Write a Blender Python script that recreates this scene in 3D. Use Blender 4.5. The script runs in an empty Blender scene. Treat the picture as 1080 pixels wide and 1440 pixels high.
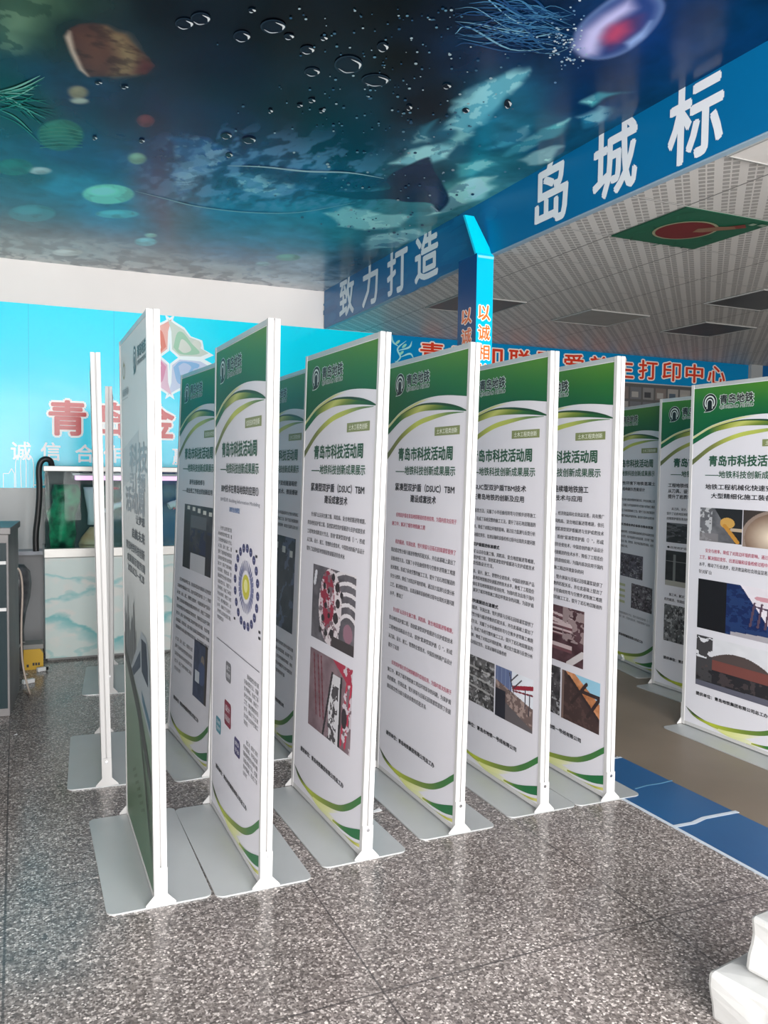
import bpy, bmesh, math, random
import numpy as np
from mathutils import Vector, Matrix
from mathutils.geometry import tessellate_polygon

SC = bpy.context.scene
COL = SC.collection
random.seed(7)
RNG = np.random.default_rng(11)

# ------------------------------------------------------------------ camera
PITCH, ROLL, FPX, CAMH, YAW = 0.05048, 0.01263, 1167.33, 1.48486, 0.41776
fw = np.array([math.sin(YAW) * math.cos(PITCH), math.cos(YAW) * math.cos(PITCH), -math.sin(PITCH)])
r0 = np.array([math.cos(YAW), -math.sin(YAW), 0.0])
u0 = np.cross(r0, fw)
rt = math.cos(ROLL) * r0 + math.sin(ROLL) * u0
up = -math.sin(ROLL) * r0 + math.cos(ROLL) * u0
cd = bpy.data.cameras.new('camera')
cam = bpy.data.objects.new('camera', cd)
COL.objects.link(cam)
cd.sensor_fit = 'VERTICAL'
cd.sensor_height = 24.0
cd.lens = FPX * 24.0 / 1440.0
cd.clip_start = 0.05
cam.matrix_world = Matrix(((rt[0], up[0], -fw[0], 0), (rt[1], up[1], -fw[1], 0), (rt[2], up[2], -fw[2], CAMH), (0, 0, 0, 1)))
SC.camera = cam

# ------------------------------------------------------------------ colour management, sky, daylight through the shopfront
SC.view_settings.view_transform = 'Standard'
SC.view_settings.look = 'None'
SC.view_settings.gamma = 1.0
SC.view_settings.use_curve_mapping = False
SC.view_settings.exposure = 0.0
W = bpy.data.worlds.new('sky')
SC.world = W
W.use_nodes = True
W.node_tree.nodes['Background'].inputs[0].default_value = (0.86, 0.93, 1.0, 1)
W.node_tree.nodes['Background'].inputs[1].default_value = 1.2


def area_light(name, loc, rot, sx, sy, power, color):
    ld = bpy.data.lights.new(name, 'AREA')
    ld.shape = 'RECTANGLE'
    ld.size, ld.size_y = sx, sy
    ld.energy = power
    ld.color = color
    o = bpy.data.objects.new(name, ld)
    COL.objects.link(o)
    o.location = loc
    o.rotation_euler = rot
    return o


# daylight entering by the open shopfront behind the camera
area_light('shopfront_daylight', (0.95, -2.3, 1.7), (math.radians(84), 0, 0), 4.5, 2.4, 690, (1.0, 0.985, 0.97))

# room dimensions
YB, XF, Z1, Z2 = 7.25, 2.598, 3.107, 2.771
XL, XR, YF = -1.5, 9.5, -2.4

# ------------------------------------------------------------------ helpers


def px_plane(x, y, axis, val):
    """the point of a room plane (axis = val) that the photograph shows at pixel x, y"""
    d = fw + rt * (x - 540) / FPX - up * (y - 720) / FPX
    o = np.array([0, 0, CAMH])
    t = (val - o[axis]) / d[axis]
    return o + t * d


def lin(c):
    out = []
    for v in c[:3]:
        v = max(0.0, min(1.0, v / 255.0))
        out.append(v / 12.92 if v <= 0.04045 else ((v + 0.055) / 1.055) ** 2.4)
    return (out[0], out[1], out[2], 1.0)


def lin_np(a):
    a = np.clip(np.asarray(a, float) / 255.0, 0, 1)
    return np.where(a <= 0.04045, a / 12.92, ((a + 0.055) / 1.055) ** 2.4)


def pmat(name, color, rough=0.5, metal=0.0, spec=0.5, coat=0.0):
    m = bpy.data.materials.new(name)
    m.use_nodes = True
    b = m.node_tree.nodes['Principled BSDF']
    b.inputs['Base Color'].default_value = color if len(color) == 4 else (*color, 1)
    b.inputs['Roughness'].default_value = rough
    b.inputs['Metallic'].default_value = metal
    b.inputs['Specular IOR Level'].default_value = spec
    b.inputs['Coat Weight'].default_value = coat
    return m


def noise_mat(name, c1, c2, scale=8.0, rough=0.5, metal=0.0, detail=4.0, bump=0.0, spec=0.5):
    m = pmat(name, c1, rough, metal, spec)
    nt = m.node_tree
    b = nt.nodes['Principled BSDF']
    tc = nt.nodes.new('ShaderNodeTexCoord')
    n = nt.nodes.new('ShaderNodeTexNoise')
    n.inputs['Scale'].default_value = scale
    n.inputs['Detail'].default_value = detail
    nt.links.new(tc.outputs['Object'], n.inputs['Vector'])
    rp = nt.nodes.new('ShaderNodeValToRGB')
    rp.color_ramp.elements[0].position = 0.3
    rp.color_ramp.elements[1].position = 0.7
    rp.color_ramp.elements[0].color = c1
    rp.color_ramp.elements[1].color = c2
    nt.links.new(n.outputs['Fac'], rp.inputs['Fac'])
    nt.links.new(rp.outputs['Color'], b.inputs['Base Color'])
    if bump:
        bp = nt.nodes.new('ShaderNodeBump')
        bp.inputs['Strength'].default_value = bump
        bp.inputs['Distance'].default_value = 0.01
        nt.links.new(n.outputs['Fac'], bp.inputs['Height'])
        nt.links.new(bp.outputs['Normal'], b.inputs['Normal'])
    return m


def ink_mat(name, rough=0.45, spec=0.4, gain=1.0, bump=0.0, bump_scale=3.0):
    """printed sheet: the ink colours are stored per vertex"""
    m = pmat(name, (1, 1, 1), rough, 0, spec)
    nt = m.node_tree
    b = nt.nodes['Principled BSDF']
    a = nt.nodes.new('ShaderNodeAttribute')
    a.attribute_name = 'ink'
    if gain != 1.0:
        mx = nt.nodes.new('ShaderNodeVectorMath')
        mx.operation = 'SCALE'
        mx.inputs['Scale'].default_value = gain
        nt.links.new(a.outputs['Color'], mx.inputs[0])
        nt.links.new(mx.outputs[0], b.inputs['Base Color'])
    else:
        nt.links.new(a.outputs['Color'], b.inputs['Base Color'])
    if bump:
        tc = nt.nodes.new('ShaderNodeTexCoord')
        n = nt.nodes.new('ShaderNodeTexNoise')
        n.inputs['Scale'].default_value = bump_scale
        n.inputs['Detail'].default_value = 2.0
        nt.links.new(tc.outputs['Object'], n.inputs['Vector'])
        bp = nt.nodes.new('ShaderNodeBump')
        bp.inputs['Strength'].default_value = bump
        bp.inputs['Distance'].default_value = 0.05
        nt.links.new(n.outputs['Fac'], bp.inputs['Height'])
        nt.links.new(bp.outputs['Normal'], b.inputs['Normal'])
    return m


def link_mesh(name, me, mat, parent=None):
    o = bpy.data.objects.new(name, me)
    COL.objects.link(o)
    if mat is not None and not me.materials:
        for mm in (mat if isinstance(mat, (list, tuple)) else [mat]):
            me.materials.append(mm)
    if parent is not None:
        o.parent = parent
    return o


def bm_obj(name, bm, mat, parent=None, smooth=False):
    me = bpy.data.meshes.new(name)
    bmesh.ops.recalc_face_normals(bm, faces=bm.faces)
    bm.to_mesh(me)
    bm.free()
    if smooth:
        for p in me.polygons:
            p.use_smooth = True
    return link_mesh(name, me, mat, parent)


def bx(bm, x0, x1, y0, y1, z0, z1, bev=0.0):
    b2 = bmesh.new()
    bmesh.ops.create_cube(b2, size=1)
    for v in b2.verts:
        v.co = Vector(((x0 + x1) / 2 + v.co.x * (x1 - x0), (y0 + y1) / 2 + v.co.y * (y1 - y0), (z0 + z1) / 2 + v.co.z * (z1 - z0)))
    if bev:
        bmesh.ops.bevel(b2, geom=b2.edges[:], offset=bev, segments=2, affect='EDGES', profile=0.5)
    me = bpy.data.meshes.new('tmp')
    b2.to_mesh(me)
    b2.free()
    bm.from_mesh(me)
    bpy.data.meshes.remove(me)


def box_obj(name, x0, x1, y0, y1, z0, z1, mat, parent=None, bev=0.0):
    bm = bmesh.new()
    bx(bm, x0, x1, y0, y1, z0, z1, bev)
    return bm_obj(name, bm, mat, parent)


def prism(bm, pts, axis, a0, a1):
    """extrude a 2D outline along an axis; pts are given in the two other axes in order"""
    def P(p, a):
        l = list(p)
        l.insert(axis, a)
        return Vector(l)
    lo = [bm.verts.new(P(p, a0)) for p in pts]
    hi = [bm.verts.new(P(p, a1)) for p in pts]
    bm.faces.new(lo)
    bm.faces.new(hi[::-1])
    n = len(pts)
    for i in range(n):
        bm.faces.new((lo[i], hi[i], hi[(i + 1) % n], lo[(i + 1) % n]))


def cyl(bm, p0, p1, r, n=12, r2=None):
    p0, p1 = Vector(p0), Vector(p1)
    d = p1 - p0
    q = d.to_track_quat('Z', 'Y')
    r2 = r if r2 is None else r2
    a = [bm.verts.new(p0 + q @ Vector((r * math.cos(2 * math.pi * i / n), r * math.sin(2 * math.pi * i / n), 0))) for i in range(n)]
    b = [bm.verts.new(p1 + q @ Vector((r2 * math.cos(2 * math.pi * i / n), r2 * math.sin(2 * math.pi * i / n), 0))) for i in range(n)]
    bm.faces.new(a[::-1])
    bm.faces.new(b)
    for i in range(n):
        bm.faces.new((a[i], a[(i + 1) % n], b[(i + 1) % n], b[i]))


def lathe(bm, prof, cx, cy, n=28):
    rings = []
    for r, z in prof:
        rings.append([bm.verts.new((cx + r * math.cos(2 * math.pi * i / n), cy + r * math.sin(2 * math.pi * i / n), z)) for i in range(n)])
    for a, b in zip(rings, rings[1:]):
        for i in range(n):
            bm.faces.new((a[i], a[(i + 1) % n], b[(i + 1) % n], b[i]))
    bm.faces.new(rings[0][::-1])
    bm.faces.new(rings[-1])


def tube(name, pts, r, mat, parent=None, res=8):
    cu = bpy.data.curves.new(name, 'CURVE')
    cu.dimensions = '3D'
    cu.bevel_depth = r
    cu.bevel_resolution = 3
    s = cu.splines.new('NURBS')
    s.points.add(len(pts) - 1)
    for p, q in zip(s.points, pts):
        p.co = (*q, 1)
    s.use_endpoint_u = True
    s.order_u = 3
    s.resolution_u = res
    tmp = bpy.data.objects.new(name, cu)
    me = bpy.data.meshes.new_from_object(tmp)
    bpy.data.objects.remove(tmp)
    for p in me.polygons:
        p.use_smooth = True
    me.materials.clear()
    return link_mesh(name, me, mat, parent)


def thing(name, label, cat, loc=(0, 0, 0), rotz=0.0, group=None):
    o = bpy.data.objects.new(name, None)
    COL.objects.link(o)
    o.empty_display_size = 0.1
    o.location = loc
    o.rotation_euler = (0, 0, rotz)
    o['label'] = label
    o['category'] = cat
    if group:
        o['group'] = group
    return o


def tag(o, label, cat, group=None):
    o['label'] = label
    o['category'] = cat
    if group:
        o['group'] = group
    return o


def struct(o):
    o['kind'] = 'structure'
    return o


# ------------------------------------------------------------------ printed sheets: ink polygons and lettering gathered into one mesh
GLYPH = {}


def glyphs(body, off):
    k = (body, off)
    if k in GLYPH:
        return GLYPH[k]
    cu = bpy.data.curves.new('lettering', 'FONT')
    cu.body = body
    cu.size = 1
    cu.resolution_u = 2
    cu.offset = off
    o = bpy.data.objects.new('lettering', cu)
    me = bpy.data.meshes.new_from_object(o)
    bpy.data.objects.remove(o)
    v = np.empty(len(me.vertices) * 3)
    me.vertices.foreach_get('co', v)
    v = v.reshape(-1, 3)[:, :2].copy()
    f = [tuple(p.vertices) for p in me.polygons]
    bpy.data.meshes.remove(me)
    bpy.data.curves.remove(cu)
    GLYPH[k] = (v, f)
    return GLYPH[k]


def dense(pts, k=6):
    """Catmull-Rom through the points"""
    p = [np.array(q, float) for q in pts]
    p = [2 * p[0] - p[1]] + p + [2 * p[-1] - p[-2]]
    out = []
    for i in range(1, len(p) - 2):
        for j in range(k):
            t = j / k
            a, b, c, d = p[i - 1], p[i], p[i + 1], p[i + 2]
            out.append(0.5 * (2 * b + (c - a) * t + (2 * a - 5 * b + 4 * c - d) * t * t + (3 * b - a - 3 * c + d) * t ** 3))
    out.append(p[-2])
    return out


class Sheet:
    """collects printed shapes given in sheet coordinates and lays them on a surface by mapping (u, v, layer) -> xyz"""

    def __init__(self, mapping):
        self.map = mapping
        self.v, self.f, self.c = [], [], []

    def _add(self, uv, faces, cols, layer, lift=None):
        b = len(self.v)
        self.k = getattr(self, 'k', 0) + 1
        layer = layer + (self.k * 0.618034) % 0.7 if layer > 0 else layer
        for i, ((a, c2), col) in enumerate(zip(uv, cols)):
            self.v.append(self.map(a, c2, layer + (lift[i] if lift is not None else 0)))
            self.c.append(col if len(col) == 4 else (*col, 1.0))
        for f in faces:
            self.f.append(tuple(b + i for i in f))

    def quad(self, a, b, c, d, col, layer=0, col2=None):
        c1 = lin(col)
        c2 = lin(col2) if col2 else c1
        self._add([(a, b), (c, b), (c, d), (a, d)], [(0, 1, 2, 3)], [c1, c1, c2, c2], layer)

    def poly(self, pts, col, layer=1):
        tris = tessellate_polygon([[Vector((p[0], p[1], 0)) for p in pts]])
        self._add(pts, tris, [lin(col)] * len(pts), layer)

    def strip(self, A, B, stops, layer=1, k=6):
        """band between two rows of points; stops: colours spaced along it"""
        A, B = dense(A, k), dense(B, k)
        n = max(len(A), len(B))
        def res(P):
            t = np.linspace(0, len(P) - 1, n)
            P = np.array(P)
            return np.stack([np.interp(t, range(len(P)), P[:, 0]), np.interp(t, range(len(P)), P[:, 1])], 1)
        A, B = res(A), res(B)
        if isinstance(stops[0], (int, float)):
            stops = [stops, stops]
        S = np.array([lin(s)[:3] for s in stops])
        tt = np.linspace(0, len(S) - 1, n)
        cols = [tuple(np.interp(t, range(len(S)), S[:, j]) for j in range(3)) for t in tt]
        self._add([tuple(p) for p in A] + [tuple(p) for p in B], [(i, i + 1, n + i + 1, n + i) for i in range(n - 1)], cols + cols, layer)

    def line(self, pts, w, col, layer=2, k=5, taper=False):
        P = np.array(dense(pts, k) if len(pts) > 2 else pts, float)
        T = np.gradient(P, axis=0)
        N = np.stack([-T[:, 1], T[:, 0]], 1)
        N /= np.linalg.norm(N, axis=1)[:, None] + 1e-9
        ww = np.full(len(P), w)
        if taper:
            ww = w * (0.15 + 0.85 * np.sin(np.linspace(0, math.pi, len(P))))
        A, B = P + N * ww[:, None] / 2, P - N * ww[:, None] / 2
        n = len(P)
        self._add([tuple(p) for p in A] + [tuple(p) for p in B], [(i, i + 1, n + i + 1, n + i) for i in range(n - 1)], [lin(col)] * (2 * n), layer)

    def ell(self, cu, cv, ru, rv, col, layer=1, n=20, ang=0.0, col2=None):
        c, s = math.cos(ang), math.sin(ang)
        p = [(cu + c * ru * math.cos(2 * math.pi * i / n) - s * rv * math.sin(2 * math.pi * i / n),
              cv + s * ru * math.cos(2 * math.pi * i / n) + c * rv * math.sin(2 * math.pi * i / n)) for i in range(n)]
        p.append((cu, cv))
        cc = [lin(col)] * n + [lin(col2 or col)]
        self._add(p, [(i, (i + 1) % n, n) for i in range(n)], cc, layer)

    def ring(self, cu, cv, ru, rv, wu, wv, col, layer=2, n=24, a0=0.0, a1=2 * math.pi):
        pts = []
        for i in range(n + 1):
            a = a0 + (a1 - a0) * i / n
            pts.append((cu + ru * math.cos(a), cv + rv * math.sin(a)))
        for i in range(n + 1):
            a = a0 + (a1 - a0) * i / n
            pts.append((cu + (ru - wu) * math.cos(a), cv + (rv - wv) * math.sin(a)))
        self._add(pts, [(i, i + 1, n + 2 + i, n + 1 + i) for i in range(n)], [lin(col)] * len(pts), layer)

    def text(self, body, a, b, c, d, col, layer=3, off=0.0):
        """fit the lettering's box: top left (a, b), bottom right (c, d)"""
        v, f = glyphs(body, 0.0)
        lo, hi = v.min(0) - off, v.max(0) + off
        U = a + (v[:, 0] - lo[0]) / (hi[0] - lo[0]) * (c - a)
        V = d + (v[:, 1] - lo[1]) / (hi[1] - lo[1]) * (b - d)
        n = 0 if off < 0.008 else (2 if off < 0.0125 else (5 if off < 0.03 else 10))
        su, sv = off * (c - a) / (hi[0] - lo[0]), off * (b - d) / (hi[1] - lo[1])
        spots = [(0, 0)] + [(su * math.cos(2 * math.pi * i / n), sv * math.sin(2 * math.pi * i / n)) for i in range(n)]
        uv, ff = [], []
        for i, (du, dv) in enumerate(spots):
            k = len(uv)
            uv += list(zip(U + du, V + dv))
            ff += [tuple(k + j for j in t) for t in f]
        # each pass a hair above the one before, so that overlapping strokes never share a plane
        self._add(uv, ff, [lin(col)] * len(uv), layer, np.repeat(np.arange(len(spots)), len(U)) * 0.02)

    def char_row(self, chars, spots, w, h, col, layer=3, off=0.02, edge=None, edge_off=0.06):
        g = 1.0
        for ch, (cu, cv) in zip(chars, spots):
            v, f = glyphs(ch, 0.0)
            lo, hi = v.min(0) - off, v.max(0) + off
            s = hi - lo
            ww, hh = w, h
            self.text(ch, cu - ww / 2, cv - hh / 2 if self_down(self) else cv + hh / 2, cu + ww / 2, cv + hh / 2 if self_down(self) else cv - hh / 2, col, layer, off)
            if edge:
                e = (edge_off - off) * (w / s[0])
                e2 = (edge_off - off) * (h / s[1])
                dn = 1 if self_down(self) else -1
                self.text(ch, cu - ww / 2 - e, cv - dn * (hh / 2 + e2), cu + ww / 2 + e, cv + dn * (hh / 2 + e2), edge, layer - 1, edge_off)

    def raster(self, a, b, c, d, fn, nu=40, nv=40, layer=2):
        s, t = np.meshgrid((np.arange(nu) + .5) / nu, (np.arange(nv) + .5) / nv)
        rgb = lin_np(fn(s, t))
        us, vs = np.linspace(a, c, nu + 1), np.linspace(b, d, nv + 1)
        uv, faces, cols = [], [], []
        for j in range(nv):
            for i in range(nu):
                k = len(uv)
                uv += [(us[i], vs[j]), (us[i + 1], vs[j]), (us[i + 1], vs[j + 1]), (us[i], vs[j + 1])]
                faces.append((k, k + 1, k + 2, k + 3))
                col = tuple(rgb[j, i])
                cols += [col, col, col, col]
        self._add(uv, faces, cols, layer)

    def mesh(self, name, mat):
        me = bpy.data.meshes.new(name)
        me.from_pydata([tuple(map(float, p)) for p in self.v], [], self.f)
        at = me.color_attributes.new('ink', 'FLOAT_COLOR', 'POINT')
        at.data.foreach_set('color', np.array(self.c, dtype=np.float32).ravel())
        me.materials.append(mat)
        return me


def self_down(s):
    return getattr(s, 'down', True)


# value noise for printed photographs
def vnoise(s, t, freq, seed=0):
    g = np.random.default_rng(seed).random((64, 64))
    x, y = np.asarray(s) * freq, np.asarray(t) * freq
    i, j = np.floor(x).astype(int), np.floor(y).astype(int)
    fx, fy = x - i, y - j
    fx, fy = fx * fx * (3 - 2 * fx), fy * fy * (3 - 2 * fy)
    a = g[j % 64, i % 64] * (1 - fx) + g[j % 64, (i + 1) % 64] * fx
    b = g[(j + 1) % 64, i % 64] * (1 - fx) + g[(j + 1) % 64, (i + 1) % 64] * fx
    return a * (1 - fy) + b * fy


def fbm(s, t, freq, seed=0, o=3):
    v = 0
    amp = 0.5
    for k in range(o):
        v = v + amp * vnoise(s, t, freq * 2 ** k, seed + k)
        amp /= 2
    return v / (1 - 0.5 ** o)


def mixc(rgb, mask, col):
    m = np.clip(mask, 0, 1)[..., None]
    return rgb * (1 - m) + np.array(col, float) * m


def base(s, col, amp, freq, seed, t):
    n = fbm(s, t, freq, seed)[..., None] - 0.5
    return np.array(col, float) + n * amp


def inell(s, t, cx, cy, rx, ry):
    return (((s - cx) / rx) ** 2 + ((t - cy) / ry) ** 2 < 1).astype(float)


def seg(s, t, p, q, w):
    d = np.array([q[0] - p[0], q[1] - p[1]])
    k = np.clip(((s - p[0]) * d[0] + (t - p[1]) * d[1]) / (d @ d), 0, 1)
    return (np.hypot(s - p[0] - k * d[0], t - p[1] - k * d[1]) < w).astype(float)


def above(s, t, p, q):
    return (t < p[1] + (s - p[0]) * (q[1] - p[1]) / (q[0] - p[0])).astype(float)


def ph_cutter(s, t):
    r = base(s, (96, 92, 98), 60, 9, 1, t)
    for k in range(7):
        rad = 0.95 - k * 0.12
        d = np.hypot((s - 0.86), (t - 0.78) * 0.9)
        r = mixc(r, (np.abs(d - rad) < 0.022) * (s > 0.55), (225, 220, 222))
    r = mixc(r, inell(s, t, .86, .75, .1, .12), (150, 110, 125))
    r = mixc(r, seg(s, t, (.08, .1), (.05, .25), .03), (225, 225, 230))
    r = mixc(r, inell(s, t, .44, .5, .27, .5), (222, 212, 214))
    r = mixc(r, inell(s, t, .37, .42, .17, .38), (150, 36, 62))
    r = mixc(r, inell(s, t, .37, .42, .17, .38) * (fbm(s, t, 16, 5) > .54), (205, 186, 192))
    r = mixc(r, inell(s, t, .44, .5, .27, .5) * (fbm(s, t, 20, 15) > .62), (120, 96, 104))
    for cx, cy, rr in ((.5, .1, .04), (.6, .22, .05), (.62, .42, .05), (.58, .62, .06), (.5, .84, .05), (.36, .86, .04), (.28, .68, .04), (.3, .25, .035), (.4, .3, .03), (.34, .5, .035), (.42, .62, .03), (.22, .85, .035), (.7, .3, .035)):
        r = mixc(r, inell(s, t, cx, cy, rr, rr * 1.2), (38, 30, 34))
    r = mixc(r, (t > .86) * (s > .5), (60, 52, 54))
    return r


def ph_belt(s, t):
    r = base(s, (128, 106, 112), 50, 7, 3, t)
    for a in (.1, .2, .28):
        r = mixc(r, seg(s, t, (a, .05), (a + .1, .8), .012), (110, 30, 45))
    r = mixc(r, above(s, t, (.55, 0), (1, .26)) * (s > .55), (170, 44, 70))
    r = mixc(r, ((s > .45 + .1 * (t - .3)) & (s < .75 - .02 * t) & (t > .18) & (np.abs(s - (.68 - .12 * t)) < .08 + .1 * t)).astype(float), (215, 214, 216))
    r = mixc(r, ((np.abs(s - (.68 - .12 * t)) < .05 + .06 * t) & (t > .3) & (fbm(s, t, 18, 8) > .5)).astype(float), (70, 66, 70))
    r = mixc(r, ((np.abs(np.abs(s - (.68 - .12 * t)) - (.085 + .1 * t)) < .02) & (t > .16)).astype(float), (40, 36, 40))
    for a in (.84, .93):
        r = mixc(r, seg(s, t, (a + .05, .2), (a - .05, .95), .018), (190, 45, 75))
    r = mixc(r, (s > .8) * (fbm(s, t, 14, 2) > .56), (206, 196, 202))
    r = mixc(r, inell(s, t, .85, .62, .06, .12), (50, 40, 46))
    return r


def ph_grey(seed, col=(92, 90, 90), amp=120, bands=True):
    def f(s, t):
        r = base(s, col, amp, 9, seed, t)
        if bands:
            for k in range(3):
                y = .22 + .2 * k
                r = mixc(r, (np.abs(t - y - .06 * s) < .022) * .8, (185, 183, 180))
        r = mixc(r, (fbm(s, t, 14, seed + 4) > .62) * .8, (40, 38, 40))
        r = mixc(r, (fbm(s, t, 16, seed + 9) > .66) * .7, (200, 200, 200))
        return r
    return f


def ph_yard(s, t):
    r = base(s, (226, 230, 236), 14, 5, 2, t)
    r = mixc(r, (s < .45) * (t < .75) * 1.0, (98, 112, 150))
    r = mixc(r, (s < .45) * (np.abs((s * 9) % 1 - .5) < .1), (140, 150, 180))
    r = mixc(r, 1 - above(s, t, (.1, .3), (1, .55)), (110, 92, 88))
    r = mixc(r, (1 - above(s, t, (.1, .3), (1, .55))) * (fbm(s, t, 14, 6) > .55), (160, 140, 132))
    r = mixc(r, (1 - above(s, t, (-.2, .45), (1, .95))) * 1.0, (96, 90, 92))
    r = mixc(r, (s < .28) * (t > .45), (38, 38, 48))
    r = mixc(r, seg(s, t, (.5, .3), (1, .16), .04), (150, 34, 52))
    r = mixc(r, seg(s, t, (.5, .36), (.98, .3), .015), (120, 30, 48))
    for p, q in (((.38, .05), (.5, .4)), ((.6, .02), (.42, .2)), ((.7, .1), (.5, .3)), ((.8, .25), (.8, .6)), ((.92, .3), (.9, .7))):
        r = mixc(r, seg(s, t, p, q, .012), (60, 56, 66))
    return r


def ph_pipes(s, t):
    r = base(s, (78, 50, 56), 60, 8, 4, t)
    for k, (y, w) in enumerate(((.08, .03), (.2, .05), (.34, .025), (.42, .02), (.5, .02), (.72, .05))):
        r = mixc(r, (np.abs(t - y - .16 * s * (k < 2)) < w) * (s < .8), (196, 176, 176))
        r = mixc(r, (np.abs(t - y - w - .16 * s * (k < 2)) < w * .5) * (s < .8), (110, 70, 76))
    r = mixc(r, (s > .62) * (fbm(s, t, 12, 7) > .5) * (t < .6), (150, 132, 132))
    r = mixc(r, inell(s, t, .05, 1.0, .25, .2), (214, 206, 206))
    r = mixc(r, seg(s, t, (.75, 1), (1, .75), .05), (205, 198, 198))
    return r


def ph_dig(s, t):
    r = base(s, (196, 132, 88), 90, 8, 5, t)
    r = mixc(r, above(s, t, (.35, 0), (1, .42)) * (s > .35), (150, 200, 222))
    r = mixc(r, 1 - above(s, t, (0, -.08), (1, .74)), (66, 48, 46))
    r = mixc(r, (1 - above(s, t, (0, -.08), (1, .74))) * (fbm(s, t, 12, 9) > .6), (84, 62, 58))
    for p, q in (((.28, .6), (.66, .12)), ((.7, .75), (1.0, .3)), ((.2, .1), (1., .75)), ((.55, .3), (1.0, .3))):
        r = mixc(r, seg(s, t, p, q, .035), (52, 38, 38))
    r = mixc(r, (s < .06) * 1.0, (120, 96, 88))
    return r


def ph_machine(s, t):
    r = base(s, (104, 104, 108), 60, 6, 12, t)
    r = mixc(r, above(s, t, (.35, 0), (.9, 1.1)) * (s > .3), (40, 40, 42))
    r = mixc(r, inell(s, t, .66, .42, .17, .16), (206, 160, 84))
    r = mixc(r, seg(s, t, (.6, .5), (.9, .95), .05), (196, 140, 58))
    r = mixc(r, seg(s, t, (.78, .6), (1, .6), .05), (190, 172, 150))
    r = mixc(r, (s < .3) * (fbm(s, t, 12, 3) > .55), (190, 190, 192))
    r = mixc(r, (t > .75) * (s < .45) * .8, (134, 130, 132))
    return r


def ph_glow(s, t):
    r = base(s, (124, 100, 84), 20, 5, 13, t)
    d = np.hypot(s - .62, (t - .7))
    r = mixc(r, np.clip(1 - d * 1.6, 0, 1), (250, 235, 212))
    r = mixc(r, (np.hypot(s - .75, t - .75) > .74) * (s < .7), (64, 56, 52))
    r = mixc(r, (np.abs(np.hypot(s - .75, t - .75) - .75) < .04) * 1., (150, 132, 120))
    r = mixc(r, ((np.abs(s - .7) < .15) & (np.abs(t - .78) < .12)).astype(float) * .6, (150, 140, 128))
    return r


def ph_truss(s, t):
    r = base(s, (226, 220, 226), 20, 6, 14, t)
    r = mixc(r, seg(s, t, (.7, .2), (1, .22), .04), (204, 150, 160))
    r = mixc(r, (s < .5) * 1.0, (30, 28, 32))
    m = 1 - above(s, t, (.42, 0.0), (.92, 1.0))
    r = mixc(r, ((s > .34) & (s < .5 + .45 * t)).astype(float), (36, 58, 104))
    r = mixc(r, ((s > .34) & (s < .5 + .45 * t) & (fbm(s, t, 14, 6) > .52)).astype(float), (24, 40, 86))
    for k in range(5):
        r = mixc(r, seg(s, t, (.66 + k * .08, .3), (.62 + k * .08, .75), .012), (90, 70, 84))
    r = mixc(r, seg(s, t, (.66, .36), (1, .42), .015), (80, 60, 80))
    r = mixc(r, (s < .34) * 1.0, (26, 24, 28))
    r = mixc(r, (t > .93 - .1 * (s - .4)) * (s > .4), (170, 166, 172))
    return r


def ph_dome(s, t):
    r = base(s, (222, 222, 226), 16, 6, 15, t)
    dome = (t > .22 + 1.6 * (s - .5) ** 2 * (np.abs(s - .5) < .6)).astype(float)
    r = mixc(r, dome, (84, 72, 70))
    r = mixc(r, dome * ((t > .42) & (t < .62 + .05 * s) & (s > .2)), (122, 72, 66))
    r = mixc(r, (t > .62).astype(float), (44, 42, 46))
    r = mixc(r, (t > .62) * (fbm(s, t, 12, 4) > .6), (70, 62, 64))
    r = mixc(r, (s < .2) * (fbm(s, t, 12, 8) > .45), (70, 68, 70))
    r = mixc(r, (t > .9 - .02 * s) * 1.0, (96, 96, 110))
    return r


def ph_dark(seed, tint=(40, 44, 56), lights=True):
    def f(s, t):
        r = base(s, tint, 50, 7, seed, t)
        r = mixc(r, (fbm(s, t, 10, seed + 3) > .6) * .7, tuple(min(255, int(c * 2.2)) for c in tint))
        if lights:
            for k in range(4):
                r = mixc(r, ((np.abs(s - .15 - k * .24) < .05) & (np.abs(t - .08 - .03 * k) < .035)).astype(float), (205, 205, 200))
        return r
    return f


def ph_room(s, t):
    r = base(s, (60, 60, 66), 60, 7, 31, t)
    for k in range(5):
        r = mixc(r, ((np.abs(s - .16 - k * .19) < .05) & (np.abs(t - .05 - .012 * k) < .03)).astype(float), (214, 214, 206))
    r = mixc(r, ((s > .25) & (s < .8) & (t > .16) & (t < .34)).astype(float), (96, 98, 104))
    r = mixc(r, ((s > .22) & (t > .36) & (t < .72)).astype(float) * (fbm(s, t, 9, 2) > .42), (38, 44, 76))
    r = mixc(r, ((t > .74) & (s > .28)).astype(float), (196, 196, 200))
    r = mixc(r, ((s > .8) & (t > .4)).astype(float), (46, 44, 50))
    r = mixc(r, (s < .24) * (t > .1), (44, 44, 46))
    return r


def ph_worker(s, t):
    r = base(s, (58, 68, 92), 60, 6, 33, t)
    r = mixc(r, inell(s, t, .66, .3, .12, .1), (130, 120, 110))
    r = mixc(r, inell(s, t, .62, .52, .26, .2), (70, 84, 118))
    r = mixc(r, ((np.abs(s - .3) < .16) & (np.abs(t - .62) < .1)).astype(float), (200, 206, 212))
    r = mixc(r, (s > .84) * 1., (66, 60, 58))
    return r


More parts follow.
